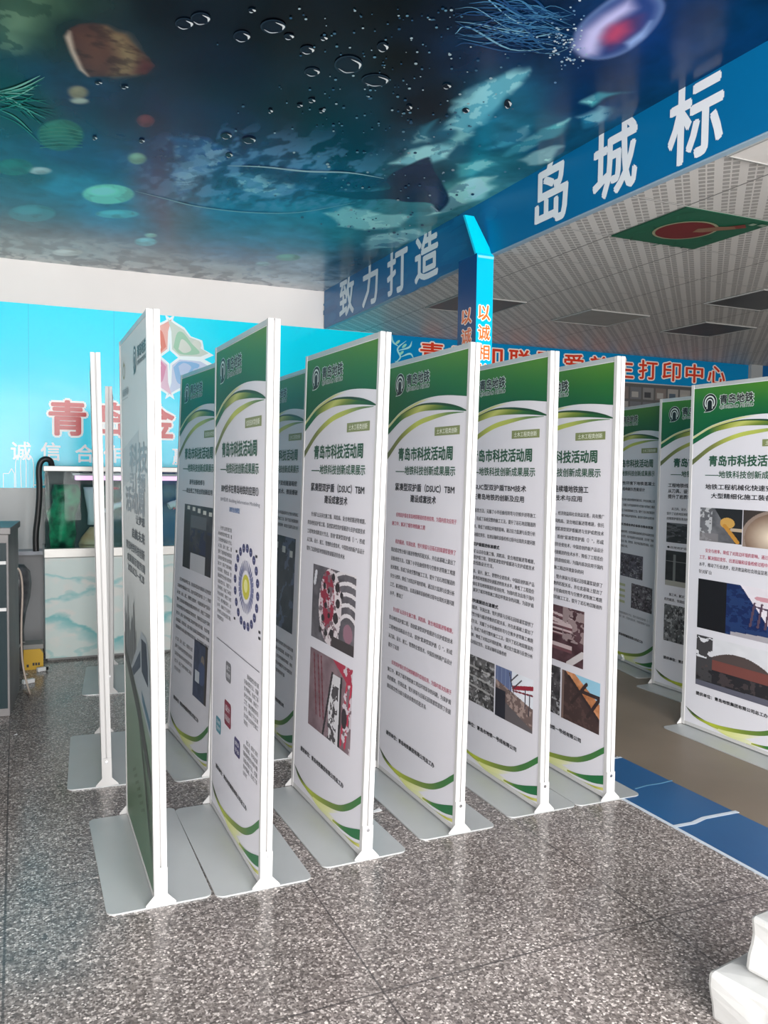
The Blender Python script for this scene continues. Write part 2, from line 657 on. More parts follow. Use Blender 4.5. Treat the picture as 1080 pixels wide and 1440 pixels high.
def ph_panels(s, t):
    r = base(s, (44, 44, 46), 30, 6, 41, t)
    for k in range(4):
        r = mixc(r, ((np.abs(s - .14 - .24 * k) < .02) & (t > .1) & (t < .85)).astype(float), (120, 122, 120))
    r = mixc(r, (np.abs(t - .3) < .012) * 1., (140, 140, 138))
    r = mixc(r, (t > .86) * 1.0, (170, 166, 156))
    return r


# ------------------------------------------------------------------ materials
M_ALU = pmat('white_powder_coated_metal', (0.58, 0.57, 0.56, 1), 0.36, 0.0, 0.4)
M_PLATE = noise_mat('satin_grey_steel', (0.48, 0.495, 0.495, 1), (0.54, 0.555, 0.55, 1), 3, 0.34, 0.2)
M_BOARD = pmat('white_foam_board', (0.75, 0.75, 0.76, 1), 0.6)
M_SCREW = pmat('zinc_screw', (0.5, 0.5, 0.52, 1), 0.3, 1.0)
M_POSTER = ink_mat('poster_print', 0.42, 0.45)
M_VINYL = ink_mat('gloss_vinyl_print', 0.2, 0.32, bump=0.06, bump_scale=2.0)
M_MURAL = ink_mat('stretch_ceiling_print', 0.24, 0.16)
M_FASCIA = ink_mat('fascia_vinyl_print', 0.3, 0.35)
M_WHITEWALL = noise_mat('white_painted_wall', (0.80, 0.765, 0.74, 1), (0.83, 0.795, 0.77, 1), 2.0, 0.7)
M_GREYWALL = noise_mat('grey_painted_wall', (0.42, 0.42, 0.43, 1), (0.47, 0.47, 0.48, 1), 2.5, 0.7)
M_DADO = noise_mat('pale_grey_wall', (0.60, 0.60, 0.60, 1), (0.66, 0.66, 0.655, 1), 2.0, 0.7)
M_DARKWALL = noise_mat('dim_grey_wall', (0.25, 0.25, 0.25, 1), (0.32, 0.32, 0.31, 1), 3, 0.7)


def math_node(nt, op, a, b=None, c=None):
    n = nt.nodes.new('ShaderNodeMath')
    n.operation = op
    for i, x in enumerate((a, b, c)):
        if x is None:
            continue
        if hasattr(x, 'links'):
            nt.links.new(x, n.inputs[i])
        else:
            n.inputs[i].default_value = x
    return n.outputs[0]


def mix_node(nt, fac, a, b):
    n = nt.nodes.new('ShaderNodeMix')
    n.data_type = 'RGBA'
    for i, x in ((0, fac), (6, a), (7, b)):
        if hasattr(x, 'links'):
            nt.links.new(x, n.inputs[i])
        else:
            n.inputs[i].default_value = x
    return n.outputs[2]


def terrazzo():
    m = pmat('polished_terrazzo', (0.1, 0.1, 0.1, 1), 0.3, 0, 0.5)
    nt = m.node_tree
    b = nt.nodes['Principled BSDF']
    tc = nt.nodes.new('ShaderNodeTexCoord')
    P = tc.outputs['Object']
    vo = nt.nodes.new('ShaderNodeTexVoronoi')
    vo.inputs['Scale'].default_value = 140
    nt.links.new(P, vo.inputs['Vector'])
    sep = nt.nodes.new('ShaderNodeSeparateColor')
    nt.links.new(vo.outputs['Color'], sep.inputs[0])
    rp = nt.nodes.new('ShaderNodeValToRGB')
    e = rp.color_ramp.elements
    rp.color_ramp.interpolation = 'LINEAR'
    e[0].position, e[0].color = 0.0, (0.08, 0.068, 0.063, 1)
    e[1].position, e[1].color = 1.0, (0.85, 0.77, 0.72, 1)
    for p, c in ((0.3, (0.155, 0.132, 0.122, 1)), (0.6, (0.28, 0.242, 0.224, 1)), (0.82, (0.43, 0.38, 0.355, 1)), (0.93, (0.64, 0.575, 0.54, 1))):
        k = e.new(p)
        k.color = c
    nt.links.new(sep.outputs[0], rp.inputs['Fac'])
    ve = nt.nodes.new('ShaderNodeTexVoronoi')
    ve.feature = 'DISTANCE_TO_EDGE'
    ve.inputs['Scale'].default_value = 140
    nt.links.new(P, ve.inputs['Vector'])
    edge = math_node(nt, 'LESS_THAN', ve.outputs['Distance'], 0.06)
    c1 = mix_node(nt, math_node(nt, 'MULTIPLY', edge, 0.6), rp.outputs['Color'], (0.15, 0.128, 0.12, 1))
    n = nt.nodes.new('ShaderNodeTexNoise')
    n.inputs['Scale'].default_value = 2.2
    n.inputs['Detail'].default_value = 5
    nt.links.new(P, n.inputs['Vector'])
    stain = nt.nodes.new('ShaderNodeMapRange')
    stain.inputs[1].default_value = 0.3
    stain.inputs[2].default_value = 0.7
    stain.inputs[3].default_value = 0.82
    stain.inputs[4].default_value = 1.12
    nt.links.new(n.outputs['Fac'], stain.inputs[0])
    sc = nt.nodes.new('ShaderNodeVectorMath')
    sc.operation = 'SCALE'
    nt.links.new(c1, sc.inputs[0])
    nt.links.new(stain.outputs[0], sc.inputs['Scale'])
    sx = nt.nodes.new('ShaderNodeSeparateXYZ')
    nt.links.new(P, sx.inputs[0])
    gx = math_node(nt, 'ABSOLUTE', math_node(nt, 'SUBTRACT', math_node(nt, 'FRACT', math_node(nt, 'MULTIPLY_ADD', sx.outputs[0], 1 / .99, .5 - .945 / .99 + 10)), .5))
    gy = math_node(nt, 'ABSOLUTE', math_node(nt, 'SUBTRACT', math_node(nt, 'FRACT', math_node(nt, 'MULTIPLY_ADD', sx.outputs[1], 1 / .99, .5 - 2.09 / .99 + 10)), .5))
    seam = math_node(nt, 'LESS_THAN', math_node(nt, 'MINIMUM', gx, gy), 0.0034)
    c2 = mix_node(nt, math_node(nt, 'MULTIPLY', seam, 0.75), sc.outputs[0], (0.05, 0.045, 0.045, 1))
    nt.links.new(c2, b.inputs['Base Color'])
    rr = nt.nodes.new('ShaderNodeMapRange')
    rr.inputs[1].default_value = 0.3
    rr.inputs[2].default_value = 0.7
    rr.inputs[3].default_value = 0.15
    rr.inputs[4].default_value = 0.25
    nt.links.new(n.outputs['Fac'], rr.inputs[0])
    nt.links.new(rr.outputs[0], b.inputs['Roughness'])
    return m


def tile_ceiling():
    m = pmat('perforated_ceiling_tile', (0.5, 0.5, 0.5, 1), 0.42, 0.0, 0.5)
    nt = m.node_tree
    b = nt.nodes['Principled BSDF']
    tc = nt.nodes.new('ShaderNodeTexCoord')
    sx = nt.nodes.new('ShaderNodeSeparateXYZ')
    nt.links.new(tc.outputs['Object'], sx.inputs[0])
    X, Y = sx.outputs[0], sx.outputs[1]
    A = math_node(nt, 'MULTIPLY', math_node(nt, 'SUBTRACT', X, Y), 0.7071)
    B = math_node(nt, 'MULTIPLY', math_node(nt, 'ADD', X, Y), 0.7071)
    fa = math_node(nt, 'FRACT', math_node(nt, 'MULTIPLY_ADD', A, 1 / .099, 200))
    band = math_node(nt, 'GREATER_THAN', fa, 0.36)
    fb = math_node(nt, 'FRACT', math_node(nt, 'MULTIPLY_ADD', B, 1 / .05, 200))
    gap = math_node(nt, 'LESS_THAN', math_node(nt, 'ABSOLUTE', math_node(nt, 'SUBTRACT', fa, 0.68)), 0.035)
    cell = math_node(nt, 'MULTIPLY', band, math_node(nt, 'MULTIPLY', math_node(nt, 'GREATER_THAN', fb, 0.3), math_node(nt, 'SUBTRACT', 1.0, gap)))
    holes = math_node(nt, 'MULTIPLY', cell, 0.9)
    c1 = mix_node(nt, holes, (0.66, 0.635, 0.605, 1), (0.34, 0.325, 0.31, 1))
    gx = math_node(nt, 'ABSOLUTE', math_node(nt, 'SUBTRACT', math_node(nt, 'FRACT', math_node(nt, 'MULTIPLY_ADD', X, 1 / .594, .5 - 2.96 / .594 + 20)), .5))
    gy = math_node(nt, 'ABSOLUTE', math_node(nt, 'SUBTRACT', math_node(nt, 'FRACT', math_node(nt, 'MULTIPLY_ADD', Y, 1 / .561, .5 - 3.13 / .561 + 20)), .5))
    lx = math_node(nt, 'LESS_THAN', gx, 0.008)
    ly = math_node(nt, 'LESS_THAN', gy, 0.008)
    c2 = mix_node(nt, lx, c1, (0.17, 0.165, 0.16, 1))
    ly2 = math_node(nt, 'LESS_THAN', gy, 0.016)
    c3 = mix_node(nt, ly2, c2, (0.22, 0.21, 0.2, 1))
    c4 = mix_node(nt, ly, c3, (0.78, 0.76, 0.73, 1))
    nt.links.new(c4, b.inputs['Base Color'])
    return m


# ------------------------------------------------------------------ the setting
struct(box_obj('floor', XL, 2.88, YF, YB + .1, -0.1, 0.0, terrazzo()))
struct(box_obj('floor_vinyl', 2.88, XR, YF, YB + .1, -0.1, 0.0,
               noise_mat('brown_vinyl_floor', (0.175, 0.138, 0.10, 1), (0.23, 0.18, 0.132, 1), 1.6, 0.42, 0, 5)))

# mural ceiling: an underwater print on a stretched ceiling
MP = [(0, 0, 42, 66, 52), (40, 30, 64, 96, 74), (75, 15, 50, 80, 62), (100, 40, 16, 34, 48), (150, 60, 18, 40, 56), (250, 20, 9, 24, 38), (400, 40, 6, 14, 24), (540, 20, 10, 22, 30),
      (300, 100, 10, 26, 52), (30, 150, 16, 72, 62), (20, 120, 14, 62, 56), (60, 110, 20, 62, 92), (120, 140, 20, 52, 88), (200, 160, 12, 36, 72), (300, 180, 10, 32, 78),
      (420, 150, 6, 20, 38), (50, 250, 20, 72, 82), (110, 220, 18, 66, 110), (90, 260, 34, 130, 165), (170, 230, 22, 70, 118), (250, 210, 20, 54, 102), (330, 240, 26, 70, 118),
      (400, 260, 30, 96, 138), (150, 300, 22, 120, 160), (60, 300, 32, 92, 112), (20, 310, 62, 106, 116), (250, 310, 42, 88, 118), (330, 300, 16, 108, 148), (430, 300, 32, 120, 150),
      (420, 340, 52, 118, 150), (350, 350, 42, 112, 150), (100, 350, 118, 130, 134), (20, 345, 124, 134, 134), (200, 370, 122, 126, 130), (300, 385, 116, 124, 132), (400, 400, 138, 142, 150),
      (440, 370, 128, 148, 164), (480, 370, 32, 82, 106), (500, 330, 42, 112, 126), (560, 300, 56, 128, 138), (600, 320, 64, 134, 140), (640, 200, 26, 92, 118), (600, 150, 8, 26, 44),
      (560, 80, 6, 16, 22), (700, 150, 22, 98, 128), (720, 180, 32, 108, 134), (640, 60, 10, 44, 76), (600, 40, 10, 32, 54), (900, 50, 12, 54, 118), (980, 20, 6, 44, 92), (820, 140, 8, 50, 98),
      (760, 200, 16, 82, 118), (700, 230, 44, 118, 132), (640, 270, 86, 158, 156), (600, 250, 20, 76, 96), (850, 100, 8, 44, 92), (1040, 20, 6, 54, 98), (700, 60, 10, 44, 88), (480, 200, 8, 26, 60)]
MW = np.array([px_plane(a, b, 2, Z1)[:2] for a, b, *_ in MP])
MC = np.array([lin_np(c[2:]) for c in MP])
gx = np.concatenate([np.linspace(XL, -.3, 22)[:-1], np.linspace(-.3, XF, 440)])
gy = np.concatenate([np.linspace(YF, 2.0, 24)[:-1], np.linspace(2.0, YB, 520)])
NX = len(gx)
GX, GY = np.meshgrid(gx, gy)
num, den = np.zeros(GX.shape + (3,)), np.zeros(GX.shape)
for (a, b), c in zip(MW, MC):
    w = 1.0 / ((GX - a) ** 2 + ((GY - b) * 0.8) ** 2 + 0.004) ** 1.7
    num += w[..., None] * c
    den += w
mc = num / den[..., None]
S1, T1 = (GX + 2) / 7, (GY + 2.5) / 10
nz = fbm(S1 + .06 * fbm(S1, T1, 30, 3), T1 * 1.6 + .06 * fbm(S1, T1, 28, 9), 34, 21, 4)
nf = fbm(S1 * 1.5 + .04 * nz, T1 * 1.5, 60, 33, 3)
mc *= (0.55 + 0.5 * nz + 0.4 * (nf - .3))[..., None]
WX = GX + .16 * (fbm(S1, T1, 40, 51) - .5)
WY = GY + .22 * (fbm(S1, T1, 40, 61) - .5)


def soft(pts, feather, X=None, Y=None):
    """soft-edged mask of a polygon of ceiling points"""
    X = GX if X is None else X
    Y = GY if Y is None else Y
    P = np.array(pts, float)
    lo, hi = P.min(0) - feather * 3 - .25, P.max(0) + feather * 3 + .25
    jx = np.where((gx > lo[0]) & (gx < hi[0]))[0]
    jy = np.where((gy > lo[1]) & (gy < hi[1]))[0]
    out = np.zeros(GX.shape)
    if not len(jx) or not len(jy):
        return out
    sl = (slice(jy[0], jy[-1] + 1), slice(jx[0], jx[-1] + 1))
    x, y = X[sl], Y[sl]
    d = np.full(x.shape, 1e9)
    ins = np.zeros(x.shape, bool)
    n = len(P)
    for i in range(n):
        a, b = P[i], P[(i + 1) % n]
        e = b - a
        t = np.clip(((x - a[0]) * e[0] + (y - a[1]) * e[1]) / (e @ e + 1e-12), 0, 1)
        d = np.minimum(d, np.hypot(x - a[0] - t * e[0], y - a[1] - t * e[1]))
        c = (a[1] > y) != (b[1] > y)
        ins ^= c & (x < (b[0] - a[0]) * (y - a[1]) / (b[1] - a[1] + 1e-12) + a[0])
    sd = np.where(ins, d, -d)
    m = np.clip(sd / feather * .5 + .5, 0, 1)
    out[sl] = m * m * (3 - 2 * m)
    return out


def paint(m, col, amt=1.0):
    global mc
    m = np.clip(m * amt, 0, 1)[..., None]
    mc = mc * (1 - m) + m * lin_np(col)


def m2(pts):
    return [tuple(px_plane(a, b, 2, Z1)[:2]) for a, b in pts]


def mell(cx, cy, rx, ry, n=22, a0=0):
    return m2([(cx + rx * math.cos(2 * math.pi * i / n + a0), cy + ry * math.sin(2 * math.pi * i / n + a0)) for i in range(n)])


# sea bed at the far edge, coral in the corner
bed = np.clip((GY - 6.35 + .5 * (nz - .5)) / .7, 0, 1)
paint(bed * (nf > .5), (150, 150, 146), .4)
paint(bed * (nf < .42), (78, 84, 88), .4)
paint(soft(m2([(-10, -10), (62, -10), (50, 40), (30, 66), (-10, 62)]), .12, WX, WY), (72, 108, 82), .5)
paint(soft(m2([(-10, -10), (62, -10), (50, 40), (30, 66), (-10, 62)]), .1, WX, WY) * (nf > .5), (104, 132, 104), .5)
# pale shafts and patches of light water
for pts, c in (([(640, 182), (652, 140), (690, 118), (735, 102), (757, 97), (735, 124), (700, 160), (665, 186)], (84, 152, 168)),
               ([(632, 195), (650, 184), (672, 186), (655, 196)], (60, 138, 150)), ([(590, 196), (600, 180), (618, 176), (612, 194)], (46, 110, 130)),
               ([(708, 215), (735, 196), (772, 180), (792, 172), (780, 196), (742, 210)], (70, 158, 164)), ([(728, 222), (755, 214), (785, 214), (770, 230), (740, 234)], (150, 194, 184)),
               ([(820, 148), (850, 134), (885, 128), (862, 142), (838, 152)], (76, 166, 170)), ([(810, 170), (840, 160), (860, 150), (850, 164), (822, 176)], (40, 120, 150)),
               ([(545, 232), (575, 212), (610, 202), (640, 196), (628, 222), (600, 232)], (110, 172, 180)), ([(640, 262), (668, 250), (710, 246), (690, 262), (660, 282), (628, 298), (600, 300), (622, 282)], (140, 188, 180)),
               ([(330, 250), (372, 240), (410, 246), (420, 260), (380, 280), (350, 276)], (70, 128, 158)), ([(255, 240), (290, 220), (306, 226), (280, 262), (262, 280), (250, 266)], (66, 112, 156)),
               ([(240, 200), (300, 196), (330, 214), (300, 236), (262, 238)], (34, 80, 140)), ([(460, 300), (500, 290), (540, 300), (580, 300), (560, 318), (510, 322), (470, 318)], (120, 176, 176)),
               ([(680, 210), (702, 190), (740, 176), (722, 200)], (56, 136, 158)), ([(640, 230), (680, 222), (700, 230), (670, 246), (640, 250)], (70, 150, 156)), ([(520, 330), (580, 322), (600, 330), (560, 346), (510, 350)], (110, 160, 166))):
    m = soft(m2(pts), .03, WX, WY)
    paint(m, c, .85)
    paint(m * (nf > .56), (170, 210, 200), .25)
    paint(m * (nz < .42), (20, 80, 116), .5)
streak = fbm(S1 * 1.2 + T1 * 2.2, T1 * .4 - S1 * 3.0, 40, 71, 3)
zone = soft(m2([(235, 285), (215, 235), (300, 190), (460, 200), (560, 250), (520, 290), (380, 292)]), .3)
paint(zone * np.clip((streak - .52) * 8, 0, 1), (86, 132, 168), .6)
paint(zone * np.clip((.44 - streak) * 8, 0, 1), (10, 34, 80), .6)
# swimmer
body = [(430, 268), (500, 270), (548, 266), (545, 250), (566, 236), (598, 222), (606, 224), (610, 240), (628, 268), (631, 284), (616, 298), (606, 286), (570, 284), (548, 280), (500, 280)]
m = soft([tuple(p) for p in dense(m2(body + [body[0]]), 4)[:-1]], .012)
paint(m, (16, 40, 76), .93)
paint(m * (nf > .52), (30, 52, 92), .5)
paint(soft(m2([(598, 262), (614, 262), (626, 276), (622, 290), (606, 284)]), .03), (60, 70, 108), .5)
paint(soft(m2([(360, 236), (440, 240), (520, 246), (548, 256), (500, 268), (440, 266), (390, 254)]), .08, WX, WY), (12, 44, 88), .8)
# angel fish
fish = [(92, 52), (98, 40), (112, 34), (132, 33), (150, 36), (162, 45), (176, 48), (184, 58), (196, 70), (210, 82), (216, 92), (205, 104), (170, 107), (124, 108), (112, 96), (100, 72)]
m = soft(m2(fish), .012)
paint(m, (84, 54, 46), .95)
paint(soft(m2([(150, 40), (162, 46), (176, 49), (186, 62), (196, 80), (188, 104), (160, 107), (166, 84), (158, 62)]), .05), (124, 108, 76), .85)
paint(soft(m2([(112, 50), (140, 46), (156, 62), (160, 84), (148, 100), (130, 100), (116, 84)]), .06), (100, 66, 50), .7)
paint(m * np.clip((fbm(S1 * 3 + T1, T1 * 6, 50, 81) - .5) * 5, 0, 1), (56, 38, 36), .6)
paint(soft(m2([(200, 84), (216, 92), (205, 104), (190, 102)]), .03), (92, 44, 46), .8)
paint(soft(m2([(92, 52), (98, 44), (104, 70), (116, 96), (124, 107), (112, 98), (100, 74)]), .014), (176, 166, 150), .7)
# small fish and shells
for cx, cy, rx, ry, c in ((110, 130, 13, 9, (120, 118, 92)), (85, 190, 32, 22, (48, 118, 94)), (205, 170, 12, 9, (104, 54, 58)), (193, 223, 12, 8, (110, 150, 124)), (152, 273, 36, 14, (104, 188, 162)),
                          (165, 301, 30, 6, (64, 156, 164)), (45, 300, 33, 12, (52, 126, 132)), (205, 340, 15, 6, (96, 168, 176)), (405, 362, 17, 5, (84, 146, 132)), (56, 240, 16, 5, (140, 160, 158)),
                          (20, 235, 26, 12, (30, 110, 90)), (212, 331, 8, 3, (120, 170, 160)), (112, 142, 12, 4, (130, 142, 130)), (370, 371, 10, 3, (110, 150, 158)), (95, 355, 22, 5, (150, 152, 148))):
    m = soft(mell(cx, cy, rx, ry), .014)
    paint(m, c, .85)
    paint(m * np.clip((nf - .5) * 6, 0, 1), tuple(k * .7 for k in c), .5)
    paint(soft(mell(cx - rx * .2, cy - ry * .3, rx * .55, ry * .45), .03), tuple(min(255, k * 1.18) for k in c), .5)
# jellyfish bell
bell = [(803, 66), (812, 40), (838, 14), (872, -8), (910, -14), (931, 0), (932, 18), (914, 46), (886, 70), (856, 82), (826, 82)]
bo = [tuple(p) for p in dense(m2(bell + [bell[0]]), 4)[:-1]]
m = soft(bo, .012)
paint(m, (42, 66, 128), .8)
rim = m * (1 - soft(bo, .05))
paint(rim, (150, 176, 206), .55)
paint(soft(m2([(812, 66), (822, 44), (850, 22), (884, 2), (890, 12), (856, 40), (838, 76), (822, 78)]), .04), (176, 172, 204), .7)
paint(soft(m2([(846, 62), (852, 42), (876, 26), (902, 22), (900, 38), (880, 56), (858, 70)]), .04), (84, 50, 96), .8)
paint(soft(m2([(848, 52), (860, 36), (880, 32), (884, 44), (868, 58), (854, 60)]), .04), (168, 62, 92), .85)
paint(soft(m2([(880, 60), (905, 42), (915, 30), (905, 52), (886, 66)]), .02), (150, 176, 214), .5)
lum = mc.mean(2, keepdims=True) + 1e-4
mc = np.clip(mc * np.clip((lum / .10) ** .38, .35, 1.7) * (1.12 + .45 * bed[..., None]), 0, .9)
mur = Sheet(lambda x, y, l: (x, y, Z1 - 0.0015 * l))
for j in range(len(gy)):
    for i in range(NX):
        mur.v.append((gx[i], gy[j], Z1))
        mur.c.append((*mc[j, i], 1.0))
for j in range(len(gy) - 1):
    for i in range(NX - 1):
        k = j * NX + i
        mur.f.append((k, k + 1, k + NX + 1, k + NX))


for k in range(6):
    mur.line(m2([(56, 182 + k * 5), (85, 178 + k * 5.4), (116, 184 + k * 4.4)]), .006, (70, 136, 104), 2)
for k in range(26):
    a = random.uniform(-.5, .75)
    L = random.uniform(45, 80)
    x0, y0 = random.uniform(-12, 6), 140 + random.uniform(-14, 20)
    mur.line(m2([(x0, y0), (x0 + L * .5, y0 + L * .5 * a * .7), (x0 + L, y0 + L * a)]), random.uniform(.006, .014), random.choice([(20, 96, 78), (30, 120, 96), (70, 150, 128), (14, 76, 66), (120, 180, 160)]), 2, taper=True)
# bubbles
for cx, cy, rx, ry in ((259, 32, 13, 8), (282, 25, 14, 9), (340, 50, 12, 8), (384, 36, 18, 10), (406, 50, 7, 4), (432, 69, 10, 6), (439, 100, 11, 6), (490, 90, 20, 13), (528, 112, 20, 9), (538, 65, 8, 7),
                       (354, 13, 5, 3), (455, 52, 5, 3), (318, 190, 8, 5), (350, 196, 10, 5), (322, 217, 5, 4), (199, 197, 4, 3), (133, 193, 3, 3), (438, 140, 5, 3), (421, 147, 4, 2), (452, 155, 4, 2),
                       (380, 155, 3, 3), (175, 121, 5, 2), (138, 115, 5, 2), (628, 120, 6, 4), (655, 154, 5, 4), (714, 145, 5, 7), (575, 150, 4, 4)):
    o = mell(cx, cy, rx, ry, 24)
    i_ = mell(cx, cy, rx * .86, ry * .84, 24)
    mur.poly(o, (30, 46, 60), 2)
    mur.poly(i_, (10, 22, 36), 3)
    mur.line(m2([(cx + rx * .2, cy - ry * .7), (cx + rx * .8, cy - ry * .2), (cx + rx * .75, cy + ry * .35)]), .010, (214, 220, 222), 4, taper=True)
    mur.line(m2([(cx - rx * .7, cy + ry * .3), (cx - rx * .2, cy + ry * .75), (cx + rx * .4, cy + ry * .7)]), .007, (190, 198, 204), 4, taper=True)
for k in range(330):
    cx, cy = random.gauss(560, 95), random.uniform(10, 330)
    if cy > 330 - abs(cx - 560) * .1 or cx > 740:
        continue
    s = random.uniform(.5, 1.7)
    mur.poly(mell(cx, cy, s * 1.5, s, 7), random.choice([(90, 130, 150), (60, 96, 120), (150, 172, 180), (40, 76, 104)]), 2)
mur.line(m2([(606, 288), (614, 294), (616, 296)]), .01, (150, 176, 190), 4)
mur.line(m2([(320, 232), (372, 234), (430, 240), (490, 242), (540, 250)]), .024, (160, 192, 200), 2, taper=True)
mur.line(m2([(190, 268), (230, 278), (280, 290), (350, 298), (420, 298), (500, 284)]), .02, (120, 176, 190), 2, taper=True)
# jellyfish
for k in range(60):
    x0 = random.uniform(770, 812)
    y0 = random.uniform(14, 70)
    L = random.uniform(70, 175)
    y1 = y0 + random.uniform(-22, 12) - (70 - y0) * .1
    mur.line(m2([(x0, y0), (x0 - L * .35, y0 + random.uniform(-14, 14)), (x0 - L * .7, y1 + random.uniform(-10, 10)), (max(640, x0 - L), y1)]), random.uniform(.003, .010), random.choice([(60, 116, 158), (40, 90, 136), (110, 160, 186), (28, 70, 116), (24, 60, 104)]), 2, taper=True)
for k in range(90):
    cx, cy = random.gauss(797, 14), random.gauss(58, 22)
    s = random.uniform(.6, 1.6)
    mur.poly(mell(cx, cy, s * 1.4, s, 7), random.choice([(150, 180, 200), (190, 205, 214), (100, 140, 176)]), 5)
me = mur.mesh('ceiling', M_MURAL)
struct(link_mesh('ceiling', me, None))
struct(box_obj('ceiling_slab', XL, XR, YF, YB + .1, Z1 + .03, Z1 + .15, M_WHITEWALL))

# tile ceiling on the right
struct(box_obj('ceiling_tiles', XF + .02, XR, YF, YB, Z2, Z2 + .02, tile_ceiling()))

# fascia between the two ceilings
fas = Sheet(lambda y, z, l: (XF - 0.012 - 0.001 * l, y, z))
fas.down = False
fas.quad(YB - .02, Z2, YF, Z1, (4, 100, 150), 0)
fas.down = True


def fchar(ch, y, zc, wy, hz):
    # read from the room side: text runs towards the shopfront
    fas.text(ch, y + wy / 2, zc + hz / 2, y - wy / 2, zc - hz / 2, (222, 226, 230), 2, 0.026)


for ch, y, w in (('致', 6.66, .34), ('力', 6.15, .32), ('打', 5.64, .36), ('造', 5.16, .36), ('青', 4.3, .33), ('岛', 3.71, .30), ('城', 3.205, .32), ('标', 2.70, .31), ('杆', 2.16, .32)):
    if ch == '青':
        continue
    fchar(ch, y, 2.955, w, .335)
for k in range(40):
    yy, zz = random.uniform(4.3, 7.2), random.uniform(Z2, Z1)
    fas.ell(yy, zz, random.uniform(.05, .22), random.uniform(.01, .05), random.choice([(10, 104, 154), (4, 92, 142), (14, 108, 156)]), 1, 12)
fme = fas.mesh('trim_1', M_FASCIA)
fo = struct(link_mesh('trim_1', fme, None))
struct(box_obj('trim_2', XF - .006, XF + .03, YF, YB - .02, Z2 - .004, Z1 + .005, pmat('fascia_board', (0.3, 0.42, 0.52, 1), 0.5)))

# walls
struct(box_obj('wall_back', XL - .1, XR, YB, YB + .1, 0, Z1 + .03, M_WHITEWALL))
struct(box_obj('wall_left', XL - .1, XL, YF, YB, 0, Z1 + .03, M_WHITEWALL))
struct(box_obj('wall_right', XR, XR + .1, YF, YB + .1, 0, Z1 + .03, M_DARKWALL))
bm = bmesh.new()
bx(bm, 3.3, XR, YF - .1, YF, 0, Z1 + .03)
bx(bm, XL - .1, 3.3, YF - .1, YF, 2.88, Z1 + .03)
struct(bm_obj('wall_front', bm, M_WHITEWALL))
struct(box_obj('wall_back_dado', XL, 3.19, YB - .012, YB, .815, 1.306, M_DADO))
struct(box_obj('wall_back_skirt', XL, 3.19, YB - .012, YB, 0, .815, M_GREYWALL))
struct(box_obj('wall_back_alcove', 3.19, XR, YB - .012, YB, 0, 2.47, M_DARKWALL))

# ------------------------------------------------------------------ printed wall graphic on the left of the back wall
CY = (0, 224, 252)
wg = Sheet(lambda x, z, l: (x, YB - 0.006 - 0.0012 * l, z))
wg.down = False
wg.quad(XL, 1.306, 3.19, 2.768, CY, 0)
for x, c in ((-.3, (0, 200, 240)), (.1, (0, 205, 240)), (.75, (0, 206, 240))):
    wg.quad(x, 1.306, x + .006, 2.768, c, 1)
wg.char_row('青岛金印联盟', [(.39, 1.875), (.76, 1.875), (1.10, 1.875), (1.47, 1.875), (1.84, 1.875), (2.2, 1.875)], .29, .29, (196, 30, 40), 3, .03, (240, 238, 236), .085)
wg.char_row('诚信合作共赢', [(.04, 1.6), (.26, 1.6), (.52, 1.59), (.74, 1.59), (1.04, 1.58), (1.30, 1.58)], .15, .15, (236, 240, 242), 3, .02)
# white line skyline
sky = [(-1.2, 1.31), (-1.2, 1.42), (-1.1, 1.42), (-1.1, 1.36), (-.95, 1.36), (-.95, 1.5), (-.86, 1.56), (-.78, 1.5), (-.78, 1.34), (-.6, 1.34), (-.6, 1.44), (-.5, 1.44), (-.5, 1.33), (-.3, 1.33), (-.3, 1.4), (-.22, 1.4), (-.2, 1.33)]
wg_line = lambda pts, w=.007: [wg.line([a, b], w, (214, 240, 246), 2) for a, b in zip(pts, pts[1:])]
wg_line(sky)
wg_line([(-.09, 1.31), (-.09, 1.42), (-.05, 1.42), (-.03, 1.46), (-.01, 1.42), (-.01, 1.31)])
wg.line([(0.0, 1.31), (.0, 1.5), (.02, 1.56), (.05, 1.58), (.075, 1.52), (.075, 1.31)], .007, (214, 240, 246), 2)
wg.line([(.04, 1.31), (.04, 1.54), (.1, 1.57), (.13, 1.5), (.13, 1.31)], .007, (214, 240, 246), 2)
wg_line([(.13, 1.33), (.2, 1.33), (.2, 1.37), (.24, 1.37), (.24, 1.34), (.3, 1.34), (.33, 1.39), (.36, 1.34), (.42, 1.34), (.42, 1.38), (.5, 1.38), (.5, 1.33), (.7, 1.33), (.8, 1.4), (.9, 1.33), (1.4, 1.33)])


def petal(sx, sz, cols):
    L = [(3, 11), (2, 36), (-3, 54), (9, 46), (20, 40), (28, 30), (42, 26), (44, 15), (56, 9), (44, 3), (14, 2)]
    s = .0060
    C = (1.205, 2.42)
    def T(pts, k=1.0, dx=0, dz=0):
        cx, cz = 18, 22
        return [(C[0] + sx * s * (cx + (a - cx) * k + dx), C[1] + sz * s * (cz + (b - cz) * k + dz)) for a, b in pts]
    wg.poly(T(L, 1.17), (232, 244, 246), 2)
    wg.poly(T(L, 0.98), cols[0], 3)
    wg.poly([tuple(p) for p in dense(T([(5, 14), (10, 34), (18, 36), (30, 22), (42, 8), (16, 5), (5, 14)]), 4)[:-1]], cols[1], 4)
    wg.poly([tuple(p) for p in dense(T([(12, 12), (16, 26), (24, 22), (30, 12), (20, 7), (12, 12)]), 4)[:-1]], cols[2], 5)
    wg.ell(C[0] + sx * s * 38, C[1] + sz * s * 20, .04, .04, cols[2], 4)


